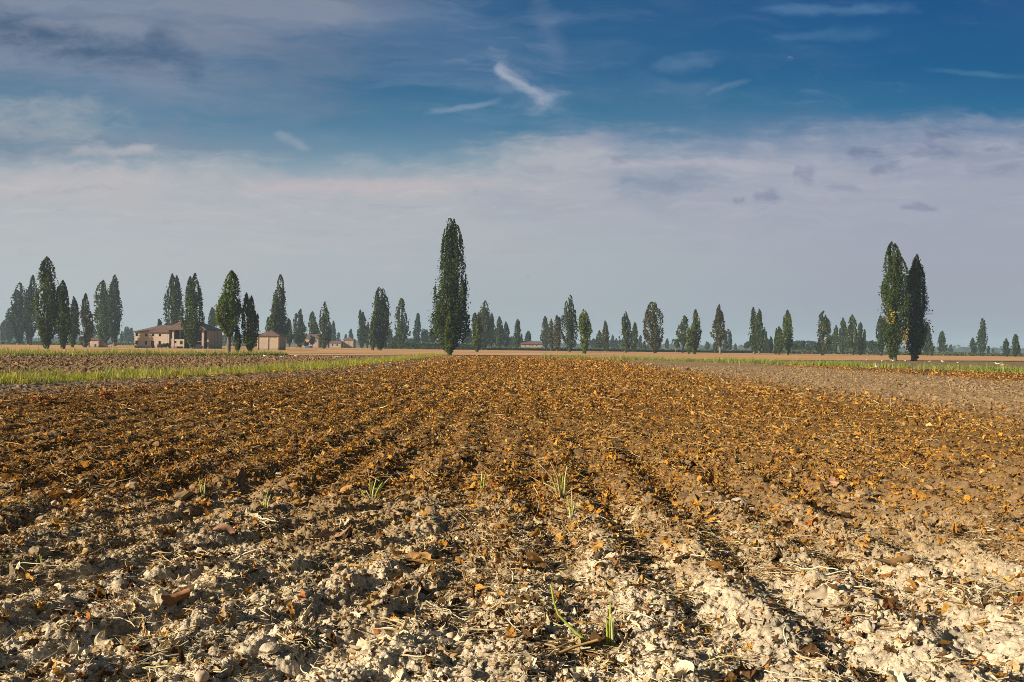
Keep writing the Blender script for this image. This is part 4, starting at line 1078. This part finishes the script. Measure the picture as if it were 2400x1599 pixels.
# dead brown crop stumps standing at the left edge of the leaves
for bx_, by_, hh, lb in ((96, 948, 22, 'shaggy dead crop stump farthest left'), (118, 948, 20, 'dead stump with upright stalks beside the farthest left one'), (248, 940, 30, 'dead crop stump left of the tall thin dry stem'), (335, 922, 18, 'broad dead crop stump right of the tall dry stem'), (403, 912, 16, 'small dead crop stump farthest right of the row')):
    x, y, z = ontop(bx_, by_); root = empty('dead_stump', (x, y, z)); tag(root, lb, 'plant', 'dead crop stumps by the grey soil')
    H_ = hh / FPX * y
    n = 26; a = rg.uniform(0, 6.28, n)
    pos = np.stack([rg.normal(0, .10, n), rg.normal(0, .08, n), rg.uniform(.05, .8, n) * H_], -1)
    v, f, c = stamp(LM[0], LM[1], pos, np.full(n, .16), rotm(a, rg.normal(1.2, .4, n), rg.normal(0, .5, n)), pick([(.40, .17, .04), (.25, .1, .03), (.5, .25, .07)], [2, 2, 1], n))
    quads('dead_leaves', v, f, M['leaf'], root, c)
    for q in range(3): stalk_mesh([Vector((rnd.uniform(-.08, .08), rnd.uniform(-.05, .05), -.02)), Vector((rnd.uniform(-.1, .1), 0, H_ * .6)), Vector((rnd.uniform(-.16, .16), 0, H_ * rnd.uniform(.9, 1.2)))], .012, 'stalk', M['straw'], root, (.5, .36, .18))
def stone(px, py, wpx, flat, label, mat=None, cat='stone'):
    x, y, z = ontop(px, py); s = wpx / FPX * y / 2
    bm = bmesh.new(); bmesh.ops.create_icosphere(bm, subdivisions=3, radius=1)
    ph = [rnd.uniform(0, 6) for _ in range(6)]
    for v_ in bm.verts:
        p = v_.co; k = 1 + .10 * math.sin(3 * p.x + ph[0]) * math.cos(2.6 * p.y + ph[1]) + .06 * math.sin(6 * p.z + ph[2] + 3 * p.y) + .05 * math.sin(7 * p.x + ph[3])
        k += rnd.uniform(-.035, .035) if mat is None else 0; k *= 1 - .18 * max(0, abs(p.x + .4 * p.y) - .6)
        v_.co = Vector((p.x * s * k, p.y * s * .85 * k, p.z * s * flat * k))
    me = bpy.data.meshes.new('stone'); bm.to_mesh(me); bm.free(); me.materials.append(mat or M['stone'])
    me.polygons.foreach_set('use_smooth', [mat is not None] * len(me.polygons))
    o = bpy.data.objects.new('stone', me); o.location = (x, y, z + s * flat * .12); o.rotation_euler = (0, 0, rnd.uniform(0, 6)); link(o); tag(o, label, cat, 'pale stones on the soil')
M['root'] = simple('pale root skin', (.50, .36, .24), (.64, .48, .34), 20, 4, .003)
for a in [(1057, 1498, 34, .85, 'round pale root lying left of the closest green sprout', M['root']), (985, 1212, 24, .9, 'round tan lump right below the leafy green tuft', M['root']), (858, 1218, 20, .9, 'round pale lump left below the leafy green tuft'), (472, 1590, 38, .8, 'smooth tan stone at the bottom edge left', M['root']),
          (576, 1502, 44, .5, 'flat pale broken stone at the bottom left of the field'), (632, 1520, 50, .45, 'flat pale slab just right of the broken stone'), (1512, 1348, 40, .4, 'flat pinkish slab right of the long bent stalk'), (655, 1118, 26, .8, 'pale lump of clay in the left middle leaves'), (1730, 1182, 44, .6, 'broad pale clod on the right ridges'), (1055, 1330, 26, .7, 'angular pale stone above the round root'),
          (695, 1056, 18, .6, 'small grey stone in the brown leaves left of centre'), (1100, 1578, 30, .6, 'pale stone close to the bottom edge centre'), (2250, 1308, 30, .5, 'white chip of stone at the right edge ridges'), (150, 1505, 40, .5, 'white angular stone near the lower left corner'), (880, 1590, 22, .7, 'small pale pebble at the bottom edge'), (1785, 1270, 28, .6, 'rounded clod in the right furrow')]:
    stone(*a[:5], mat=a[5] if len(a) > 5 else None)
def bigleaf(px, py, wpx, yaw, tilt, col, label, k):
    x, y, z = ontop(px, py); s = wpx / FPX * y
    v = LN[0][k] * s; Rm = np.array(Matrix.Rotation(yaw, 3, 'Z') @ Matrix.Rotation(tilt, 3, 'X'))
    v = v @ Rm.T
    o = quads('withered_leaf', v, LN[1], M['leaf'], None, np.array(col)[None] * rg.uniform(.8, 1.2, (len(v), 1)), True); o.location = (x, y, z + .03)
    sol = o.modifiers.new('thickness', 'SOLIDIFY'); sol.thickness = .002
    sub = o.modifiers.new('smooth', 'SUBSURF'); sub.levels = 2; sub.render_levels = 2
    tag(o, label, 'leaf', 'large withered leaves')
for a in [(405, 1412, 75, .4, .9, (.34, .16, .075), 'large russet curled leaf on the left tyre ridges', 2), (35, 1450, 80, 2.9, .5, (.36, .16, .07), 'long russet leaf at the left edge', 5), (965, 1322, 90, .1, .4, (.46, .26, .10), 'long tan curled leaf above the round root', 7), (2090, 1330, 110, .3, .4, (.34, .20, .09), 'long brown folded leaf on the right ridges', 9),
          (1945, 1140, 50, 1.2, .8, (.42, .24, .14), 'pinkish brown curled leaf in the right furrow', 11), (2395, 1260, 50, 1.5, 1.0, (.52, .24, .05), 'amber leaf at the right edge', 12), (700, 1185, 42, .5, .7, (.55, .30, .07), 'amber leaf left of the leafy green tuft', 14), (250, 1245, 36, 2.0, 1.1, (.50, .22, .05), 'orange upright leaf in the left foreground', 15),
          (1770, 1590, 60, .2, .6, (.48, .22, .06), 'orange brown leaf at the bottom edge right', 17), (780, 1265, 80, .2, .4, (.40, .24, .14), 'pinkish long leaf on the soil ridge left of centre', 18), (505, 1260, 60, 1.0, .9, (.40, .22, .13), 'dusty reddish leaf standing on a ridge at left', 19), (1925, 1405, 90, .3, .5, (.62, .50, .34), 'large pale crumpled leaf in the right foreground', 21)]:
    bigleaf(*a)

def withered(px, py, wpx, ang, label, seed, col=0):
    x, y, z = ontop(px, py); s = wpx / FPX * y
    root = empty('withered_plant', (x, y, z)); tag(root, label, 'dead plant', 'withered crop plants in the foreground')
    n = 26
    yaw = ang + rg.normal(0, .42, n); L = s * rg.uniform(.25, .95, n)
    pos = np.stack([np.cos(yaw) * L * .5 + rg.normal(0, s * .06, n), np.sin(yaw) * L * .5 + rg.normal(0, s * .06, n), np.zeros(n)], -1)
    pos[:, 2] = height(pos[:, 0] + x, pos[:, 1] + y) - z + rg.uniform(-.01, .03, n)
    sc = np.stack([L, L * rg.uniform(.7, 1.2, n), L * rg.uniform(.5, 1.0, n)], -1)
    v, f, c = stamp(SN[0], SN[1], pos, sc, rotm(yaw, rg.normal(0, .2, n), rg.normal(0, .14, n)), pick(STP, [4, 3, 2, 2, .7], n))
    quads('stalk_bundle', v, f, M['straw'], root, c, True)  # the plant's dry stalks, joined into one mesh
    n = 22
    pos = np.stack([rg.normal(math.cos(ang) * s * .45, s * .22, n), rg.normal(math.sin(ang) * s * .45, s * .22, n), np.zeros(n)], -1)
    pos[:, 2] = height(pos[:, 0] + x, pos[:, 1] + y) - z + rg.uniform(0, .05, n)
    v, f, c = stamp(LN[0], LN[1], pos, rg.uniform(.035, .08, n), rotm(yaw[:n], rg.normal(0, .7, n), rg.normal(0, .6, n)), pick(NEARPAL, NEARW, n))
    quads('dead_leaves', v, f, M['leaf'], root, c, True)
for i, a in enumerate([(985, 1475, 150, 2.5, 'big spread of straw stalks left of the round pale root'), (1390, 1535, 260, 3.05, 'long pale flattened stalks fanning left from the closest sprout'), (1180, 1560, 170, .4, 'straw heap at the bottom centre below the bent stalk'), (110, 1480, 150, .9, 'dark tangled dead plant at the lower left'),
          (470, 1325, 120, 2.6, 'tangle of dry stalks on the left tyre ridges'), (1010, 1435, 120, -.4, 'dry stalks lying right of the round pale root'), (1640, 1400, 150, 2.8, 'forked pale stalks on the right of the bent green stalk'), (1960, 1470, 170, .6, 'crumpled dead plant in the right foreground'), (2200, 1560, 170, .2, 'pale stalks in the lower right corner'),
          (1890, 1340, 140, 2.0, 'brown dead plant in the furrow at right'), (2280, 1420, 150, 1.0, 'tangled dead plant by the right edge'), (300, 1560, 150, .5, 'amber dead plant at the bottom left'), (720, 1540, 150, 2.2, 'dry dark stalks at the bottom left of centre'), (1060, 1205, 90, .1, 'straw stalks behind the round tan lump'), (640, 1250, 110, 2.7, 'dry stalks left of the pinkish long leaf'),
          (170, 1190, 90, .4, 'pale stalks in the leaves at the far left middle'), (1560, 1310, 110, 2.9, 'dry stalks below the right ridges')]):
    withered(*a, i)

# ------------------------------------------------------------------ light, sky, air
SUN_EL, SUN_AZ = R(23), None
sd = Vector((-0.88, -0.47, 0)).normalized()
sun_dir = Vector((sd.x * math.cos(SUN_EL), sd.y * math.cos(SUN_EL), math.sin(SUN_EL)))
ld = bpy.data.lights.new('sun', 'SUN'); ld.energy = 5.0; ld.angle = R(.5); ld.color = (1, .88, .70)
lo = bpy.data.objects.new('sun', ld); link(lo); lo.rotation_euler = sun_dir.to_track_quat('Z', 'Y').to_euler(); lo.location = (-60, -30, 60)
EXPO = 0.76
scene.view_settings.view_transform = 'Standard'; scene.view_settings.look = 'None'
scene.view_settings.exposure = EXPO; scene.view_settings.gamma = 1.0
wd = bpy.data.worlds.new('World'); scene.world = wd; wd.use_nodes = True
nt = wd.node_tree; N_ = nt.nodes; Lk = nt.links
BG = N_['Background']; STR = 0.1; BG.inputs['Strength'].default_value = STR
class E:
    def __init__(s, k): s.k = k
    def _o(s, op, o=None, rev=False, p3=None):
        n = N_.new('ShaderNodeMath'); n.operation = op
        a, b = (o, s) if rev else (s, o)
        for i, q in enumerate((a, b)):
            if q is None: continue
            if isinstance(q, E): Lk.new(q.k, n.inputs[i])
            else: n.inputs[i].default_value = q
        return E(n.outputs[0])
    def __add__(s, o): return s._o('ADD', o)
    __radd__ = __add__
    def __sub__(s, o): return s._o('SUBTRACT', o)
    def __rsub__(s, o): return s._o('SUBTRACT', o, True)
    def __mul__(s, o): return s._o('MULTIPLY', o)
    __rmul__ = __mul__
    def __truediv__(s, o): return s._o('DIVIDE', o)
    def max(s, o): return s._o('MAXIMUM', o)
    def min(s, o): return s._o('MINIMUM', o)
    def pow(s, o): return s._o('POWER', o)
    def sqrt(s): return s._o('SQRT')
def ss(a, b, x):
    n = N_.new('ShaderNodeMapRange'); n.interpolation_type = 'SMOOTHSTEP'; Lk.new(x.k, n.inputs[0])
    if a <= b: n.inputs[1].default_value = a; n.inputs[2].default_value = b; n.inputs[3].default_value = 0; n.inputs[4].default_value = 1
    else: n.inputs[1].default_value = b; n.inputs[2].default_value = a; n.inputs[3].default_value = 1; n.inputs[4].default_value = 0
    return E(n.outputs[0])
tc = N_.new('ShaderNodeTexCoord'); sx = N_.new('ShaderNodeSeparateXYZ'); Lk.new(tc.outputs['Generated'], sx.inputs[0])
dx, dy, dz = E(sx.outputs[0]), E(sx.outputs[1]), E(sx.outputs[2])
yy = dy.max(.12)
PX = dx / yy * 1867.0 + 1200.0; PY = 812.0 - dz / yy * 1867.0          # sky directions on a plane facing +Y
def vec(a, b, c=0.0):
    n = N_.new('ShaderNodeCombineXYZ')
    for i, q in enumerate((a, b, c)):
        if isinstance(q, E): Lk.new(q.k, n.inputs[i])
        else: n.inputs[i].default_value = q
    return n.outputs[0]
def nz(a, b, c=0.0, detail=5, rough=.55, dist=0.0):
    n = N_.new('ShaderNodeTexNoise'); Lk.new(vec(a, b, c), n.inputs['Vector']); n.inputs['Scale'].default_value = 1
    n.inputs['Detail'].default_value = detail; n.inputs['Roughness'].default_value = rough; n.inputs['Distortion'].default_value = dist
    return E(n.outputs['Fac'])
def lin(r, g, b):
    k = 1 / (2 ** EXPO) / STR
    def q(c):
        c /= 255; return (c / 12.92 if c < .04045 else ((c + .055) / 1.055) ** 2.4) * k
    return (q(r), q(g), q(b), 1)
def mixc(fac, a, b):
    n = N_.new('ShaderNodeMix'); n.data_type = 'RGBA'; n.clamp_factor = True
    if isinstance(fac, E): Lk.new(fac.k, n.inputs['Factor'])
    else: n.inputs['Factor'].default_value = fac
    for i, q in ((6, a), (7, b)):
        if isinstance(q, tuple): n.inputs[i].default_value = q
        else: Lk.new(q, n.inputs[i])
    return n.outputs[2]
def rampc(x, stops):
    n = N_.new('ShaderNodeValToRGB'); e = n.color_ramp.elements; Lk.new(x.k, n.inputs[0])
    while len(e) < len(stops): e.new(.5)
    for i, (p, c) in enumerate(stops): e[i].position = p; e[i].color = lin(*c)
    return n.outputs[0]
def curve(x, stops):                       # piecewise value of px, returned in pixels
    n = N_.new('ShaderNodeValToRGB'); e = n.color_ramp.elements; Lk.new((x / 2400.0).k, n.inputs[0])
    while len(e) < len(stops): e.new(.5)
    for i, (p, c) in enumerate(stops): e[i].position = p / 2400; e[i].color = (c / 1000, c / 1000, c / 1000, 1)
    return E(n.outputs[0]) * 1000.0
wx1 = nz(PX * .004, PY * .007, 1.3, 5) - .5; wy1 = nz(PX * .004, PY * .007, 7.7, 5) - .5
wf = nz(PX * .016, PY * .026, 3.1, 5, .6) - .5
t = PY / 830.0
left = rampc(t, [(0, (70, 100, 138)), (.16, (78, 110, 140)), (.36, (84, 130, 156)), (.45, (120, 150, 168)), (.53, (172, 178, 186)), (.72, (181, 187, 191)), (1, (180, 186, 189))])
mid = rampc(t, [(0, (34, 88, 134)), (.2, (36, 96, 140)), (.36, (62, 118, 152)), (.46, (112, 148, 168)), (.54, (165, 171, 184)), (.72, (170, 178, 184)), (1, (162, 171, 178))])
rgt = rampc(t, [(0, (0, 78, 134)), (.18, (0, 88, 138)), (.30, (24, 102, 146)), (.40, (118, 135, 168)), (.50, (158, 162, 180)), (.72, (159, 163, 178)), (1, (148, 155, 169))])
base = mixc(ss(0, 1150, PX), left, mid); base = mixc(ss(1150, 2250, PX), base, rgt)
qx, qy = PX + wx1 * 160.0, PY + wy1 * 90.0
# thin veil over the upper left
st1 = nz(qx * .0016 + qy * .001, qy * .010 - qx * .0006, 5.0, 6, .6)
veil = ss(1150, 350, qx + qy * .9 - 150.0) * ss(.32, .62, st1) * .75 + ss(95, 20, qy - (1000.0 - qx) * .055) * ss(1120, 700, qx) * .65
base = mixc(veil * ss(430, 330, qy), base, lin(128, 138, 158))
lowv = nz(qx * .0013 + qy * .0009, qy * .0052 - qx * .0005, 12.0, 5, .6)
base = mixc(ss(.42, .68, lowv) * ss(430, 300, qy) * (ss(2300, 1500, PX) * .30 + .06), base, lin(104, 130, 162))
base = mixc(ss(.50, .30, lowv) * ss(430, 300, qy) * ss(1500, 400, PX) * .35, base, lin(46, 92, 132))
fib = nz(qx * .0045 + qy * .0042, qy * .036 - qx * .0034, 61.0, 7, .68)
base = mixc(ss(.52, .74, fib) * ss(.40, .62, lowv) * ss(430, 330, qy) * .30, base, lin(138, 152, 178))
# dark streak upper left
def streak(x0, y0, x1, y1, wdt, k=1.0, wob=34.0):
    L = math.hypot(x1 - x0, y1 - y0); cx, sy_ = (x1 - x0) / L, (y1 - y0) / L
    qx2, qy2 = PX + wx1 * wob * 2 + wf * wob, PY + wy1 * wob + wf * wob * .8
    u = (qx2 - x0) * cx + (qy2 - y0) * sy_; v = (qy2 - y0) * cx - (qx2 - x0) * sy_
    a = ss(0, L * .25, u) * ss(L, L * .6, u)
    d = (v * v).sqrt()
    return ss(.26, 1.12, a * ss(wdt * 1.7, 0, d) * .8 + (ragged - .5) * 1.3 + .04) * k
ragged = nz(qx * .011 + wf * .5, qy * .026, 21.0, 6, .65)
base = mixc(streak(-160, 55, 520, 185, 62, 1.0), base, lin(64, 92, 124))
base = mixc(streak(300, 60, 520, 220, 50, .8), base, lin(66, 94, 128))
# pale bank on the left
base = mixc(streak(-220, 295, 420, 292, 66, .95, 40), base, lin(152, 162, 172))
# lilac middle-left veil
base = mixc(streak(420, 180, 900, 280, 70, .35, 60), base, lin(112, 130, 158))
# the long pale bank
yb = curve(PX, [(0, 375), (450, 400), (900, 395), (1150, 372), (1350, 312), (1700, 330), (2000, 306), (2400, 266)])
e1 = PY - yb + wy1 * 110.0 + wf * 80.0
cs1 = nz(qx * .0030 + qy * .002, qy * .020, 31.0, 7, .66) - .5
e1 = e1 + cs1 * 175.0
bank = ss(-50, 80, e1) * ss(330, 60, e1)
tex = nz(qx * .0035, qy * .013, 2.2, 6, .62)
pale = mixc(ss(900, 1900, PX), lin(183, 182, 186), lin(170, 173, 186))
base = mixc(bank * (ss(.32, .64, tex) * .75 + .18), base, pale)
base = mixc(bank * ss(.10, -.16, cs1) * ss(900, 1500, PX) * .45, base, lin(136, 146, 168))
base = mixc(streak(-60, 440, 600, 415, 46, .8, 60), base, lin(192, 186, 188))
base = mixc(streak(120, 366, 430, 356, 26, .9, 60), base, lin(176, 178, 184))
base = mixc(streak(420, 446, 1350, 432, 26, .85, 24), base, lin(192, 182, 186))
base = mixc(streak(1300, 384, 1950, 370, 16, .8, 18), base, lin(184, 176, 190))
base = mixc(streak(1250, 345, 1520, 312, 26, .45, 50), base, lin(172, 168, 184))
# blue-grey gaps inside the bank
base = mixc(streak(1360, 440, 1760, 405, 38, .75, 50), base, lin(122, 140, 164))
base = mixc(streak(1560, 345, 1800, 328, 18, .4, 30), base, lin(116, 132, 162))
for (a, b, c, d, w_, k_) in ((1960, 350, 2090, 340, 13, .85), (2140, 306, 2250, 303, 15, .8), (2080, 334, 2300, 350, 20, .6), (2010, 386, 2130, 372, 16, .6), (1845, 398, 1930, 402, 26, .75), (1735, 462, 1850, 454, 20, .7), (1700, 466, 1745, 464, 9, .6), (2240, 390, 2420, 376, 18, .4), (2080, 474, 2220, 472, 8, .5), (1930, 428, 2040, 424, 14, .35), (1395, 382, 1490, 372, 12, .5), (2280, 332, 2370, 322, 6, .5)):
    base = mixc(streak(a, b, c, d, w_ * 1.15, k_, 46), base, lin(106, 118, 150))
cs2 = nz(qx * .006 + wf * .6, qy * .034, 41.0, 7, .66)
base = mixc(bank * ss(.50, .70, cs2) * .40, base, mixc(ss(900, 1900, PX), lin(200, 197, 198), lin(186, 185, 196)))
base = mixc(bank * ss(.46, .30, cs2) * .30, base, lin(138, 148, 168))
# bright wisp near the centre
base = mixc(streak(1110, 130, 1370, 285, 62, .40, 120), base, lin(150, 164, 188))
base = mixc(streak(1130, 145, 1330, 262, 26, .55, 70), base, lin(190, 194, 206))
base = mixc(streak(950, 276, 1215, 226, 9, .55, 22), base, lin(140, 160, 184))
base = mixc(streak(1235, -40, 1345, 190, 36, .40, 46), base, lin(112, 130, 164))
base = mixc(streak(625, 312, 740, 365, 14, .6, 22), base, lin(150, 165, 178))
base = mixc(streak(590, 165, 960, 150, 28, .22, 40), base, lin(120, 140, 160))
base = mixc(streak(1620, 220, 1790, 170, 9, .42, 20), base, lin(112, 140, 172))
base = mixc(streak(1480, 160, 1720, 125, 26, .40, 40), base, lin(104, 136, 170))
base = mixc(streak(1680, 12, 2260, 8, 16, .5, 26), base, lin(96, 136, 176))
base = mixc(streak(1720, 90, 2180, 50, 24, .35, 36), base, lin(84, 128, 168))
base = mixc(streak(2120, 148, 2480, 172, 9, .4, 18), base, lin(88, 136, 170))
cir = nz(qx * .0024, qy * .016, 9.0, 7, .62)
base = mixc(ss(.5, .78, cir) * ss(360, 250, PY) * (ss(2100, 1200, PX) * .25 + .08), base, lin(130, 150, 178))
# the rest of the sky comes from the physical model
sky = N_.new('ShaderNodeTexSky'); sky.sky_type = 'NISHITA'; sky.sun_disc = False
sky.sun_elevation = SUN_EL; sky.sun_rotation = math.atan2(sun_dir.x, sun_dir.y)
sky.air_density = 1.2; sky.dust_density = 1.5; sky.ozone_density = 1.5
w = ss(.42, .62, dy)
out = mixc(w, mixc(0.75, sky.outputs[0], (0, 0, 0, 1)), base)
Lk.new(out, BG.inputs['Color'])

hb = MB(); hb.box(-2500, 2500, -400, 3500, -1.6, 48)
hm = bpy.data.materials.new('air'); hm.use_nodes = True; ht = hm.node_tree
ht.nodes.remove(ht.nodes['Principled BSDF']); pv = ht.nodes.new('ShaderNodeVolumePrincipled')
pv.inputs['Density'].default_value = 0.00033; pv.inputs['Color'].default_value = (.50, .70, .90, 1); pv.inputs['Anisotropy'].default_value = 0.0
ht.links.new(pv.outputs[0], ht.nodes['Material Output'].inputs['Volume'])
hz_o = hb.build('haze', hm); tag(hz_o, 'thin bluish air over the whole plain', 'haze', None, 'stuff')

scene.cycles.max_bounces = 6; scene.cycles.diffuse_bounces = 1; scene.cycles.transmission_bounces = 2; scene.cycles.volume_bounces = 1
scene.cycles.use_adaptive_sampling = False
scene.cycles.use_denoising = True
scene.cycles.denoising_input_passes = 'RGB_ALBEDO_NORMAL'; scene.cycles.denoising_prefilter = 'NONE'
scene.cycles.filter_width = 0.9
